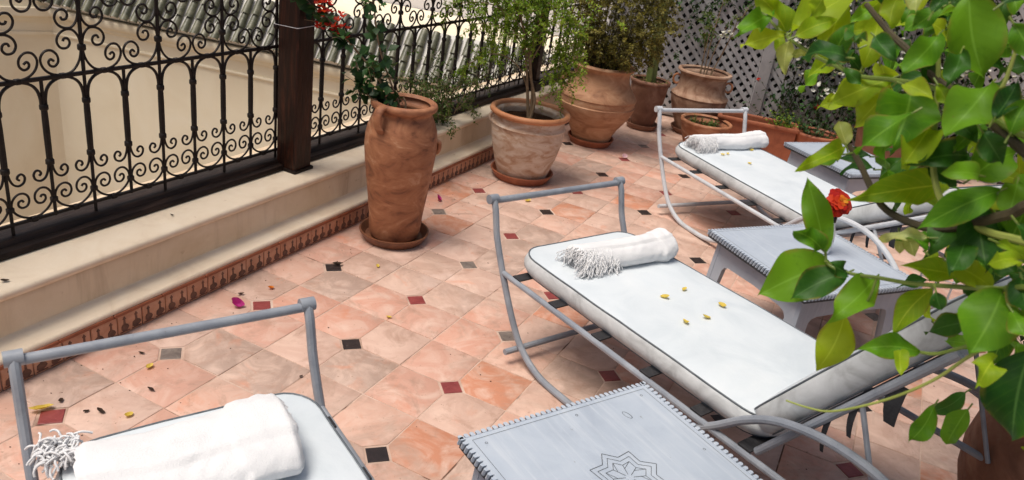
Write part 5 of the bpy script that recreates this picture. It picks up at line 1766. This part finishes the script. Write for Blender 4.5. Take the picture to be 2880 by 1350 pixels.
LBASE = Vector((2.92, -.62, 0))
lt = thing('lemon_tree', 'young lemon tree with glossy yellow green leaves hanging in from the right', 'tree', LBASE)
potl = pot('tree_pot', 'terracotta pot of the lemon tree, right of the view', 'plant pot', LBASE.x, LBASE.y,
           [(.16, 0), (.17, .003), (.21, .12), (.235, .28), (.245, .38), (.256, .40), (.258, .42), (.246, .44)], 'pot_tan', None, .37, 0, .022, .012, 31.0, 'potted plants of the terrace')
def rel(p):
    p = Vector(p)
    return p-LBASE
tb = MB()
trunk = limb(tb, [rel((2.92, -.62, .37)), rel((2.90, -.60, .8)), rel((2.86, -.58, 1.15)), rel((2.84, -.56, 1.5)), rel((2.86, -.55, 1.95))], .022, .010, 6, 9)
tb.build('trunk', M['twig_dark'], lt)
TM = {'g': 'twig_green', 'b': 'twig_dark', 'y': 'twig_yellow'}
for pts, rad, c in LEMON_TWIGS:
    t = MB()
    q = [rel(p) for p in pts]
    if len(q) > 5:          # grow it back to the trunk
        e = q[-1]
        tp = min(trunk, key=lambda v: (v-e).length+abs(v.z-e.z+.15))
        q = q+[e*.55+tp*.45+Vector((0, 0, .03)), tp]
        cc = catmull(q, 5)
        m_ = len(cc)-1
        t.tube(cc, [rad*(.8+.9*i/m_) for i in range(m_+1)], 7)
    else:
        t.tube(catmull(q, 4), rad, 6)
    t.build('branch', M[TM[c]], lt)


def lemon_leaf(b, t, n, W, mat, curl, seed):
    r_ = random.Random(seed)
    b = rel(b); t = rel(t); n = Vector(n)
    d = t-b; L = d.length; d.normalize()
    n = (n-d*n.dot(d)).normalized()
    s = d.cross(n)
    NU, NV = 12, 6
    vs_, uv = [], []
    fold = r_.uniform(.12, .5)
    wav = r_.uniform(.006, .018)*L/.1; ph = r_.uniform(0, 6)
    bend = curl*r_.uniform(.6, 2.2)
    sk = r_.uniform(-.06, .06)
    for i in range(NU+1):
        u = i/NU
        w_ = math.sin(math.pi*min(1, u**.88))**.92
        if u > .86: w_ *= 1-((u-.86)/.14)*.25
        w_ = max(w_, .0)*W/2
        for j in range(NV+1):
            v = -1+2*j/NV
            p = b+d*(u*L)+s*(v*w_+sk*L*math.sin(math.pi*u))
            z = fold*abs(v)*w_-bend*L*(u-.5)**2*1.6+bend*L*.4+wav*math.sin(u*9+ph)*abs(v)*(1 if v > 0 else -1)
            vs_.append(p+n*z)
            uv.append((u, .5+v/2))
    me = bpy.data.meshes.new('leaf')
    fs_ = [(i*(NV+1)+j, i*(NV+1)+j+1, (i+1)*(NV+1)+j+1, (i+1)*(NV+1)+j) for i in range(NU) for j in range(NV)]
    me.from_pydata([tuple(v) for v in vs_], [], fs_)
    ul = me.uv_layers.new(name='UVMap')
    for lp_ in me.loops:
        ul.data[lp_.index].uv = uv[lp_.vertex_index]
    me.polygons.foreach_set('use_smooth', [True]*len(me.polygons))
    me.materials.append(M['leaf_'+mat])
    me.update()
    o = link('leaf', me, lt)
    pt = MB().tube([b-d*.012-n*.003, b+d*.004], .0016, 5)
    pt.build('leaf_stalk', M['twig_green'], o)
    return o


for k, (b, t, n, W, mat, curl) in enumerate(LEMON_LEAVES):
    lemon_leaf(b, t, n, W*1.10, mat, curl, k)
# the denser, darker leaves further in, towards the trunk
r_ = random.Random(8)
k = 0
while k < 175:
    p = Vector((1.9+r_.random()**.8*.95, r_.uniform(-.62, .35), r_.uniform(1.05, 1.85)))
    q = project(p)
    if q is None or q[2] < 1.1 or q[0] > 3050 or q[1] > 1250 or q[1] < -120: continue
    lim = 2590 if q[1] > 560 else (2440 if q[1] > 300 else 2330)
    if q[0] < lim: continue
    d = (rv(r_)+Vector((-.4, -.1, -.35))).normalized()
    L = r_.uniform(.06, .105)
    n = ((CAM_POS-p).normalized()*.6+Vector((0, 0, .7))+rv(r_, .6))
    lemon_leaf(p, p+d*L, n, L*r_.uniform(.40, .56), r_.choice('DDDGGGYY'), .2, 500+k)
    k += 1

# unseen treetop outside the view, added to shade the lower right floor
r_ = random.Random(55)
fo, st = MB(), MB()
tops = []
for k in range(48):
    e = Vector((r_.uniform(2.2, 4.0), r_.uniform(-1.2, 1.2), r_.uniform(1.98, 2.75)))
    b0 = Vector((2.86, -.55, r_.uniform(1.5, 1.95)))
    pts = [b0, b0*.5+e*.5+Vector((0, 0, .12))+rv(r_, .08), e]
    if any(q is not None and -40 < q[0] < 2930 and -40 < q[1] < 1400 for q in (project(p) for p in catmull(pts, 6)[2:])):
        continue
    tops.append(limb(st, pts, .009, .003, 6, 6))
n_ = 0
while n_ < 5200:
    pth = r_.choice(tops)
    p = pth[r_.randrange(len(pth)//3, len(pth))]+rv(r_, .16)
    q = project(p)
    if q is not None and -150 < q[0] < 3050 and -260 < q[1] < 1500:
        continue
    if (p-CAM_POS).length < .75: continue
    leaf_at(fo, p, rv(r_)+Vector((-.2, 0, -.4)), Vector((0, -.2, 1))+rv(r_, .5), r_.uniform(.08, .125), r_.uniform(.045, .065), r_.random(), .15, .15)
    n_ += 1
for mb, mt_, nm in ((st, 'twig_dark', 'shade_crown_branches'), (fo, 'fol_mid', 'shade_crown')):
    mb.v = [tuple(rel(v)) for v in mb.v]
    mb.build(nm, M[mt_], lt, True, 0)['kind'] = 'stuff'
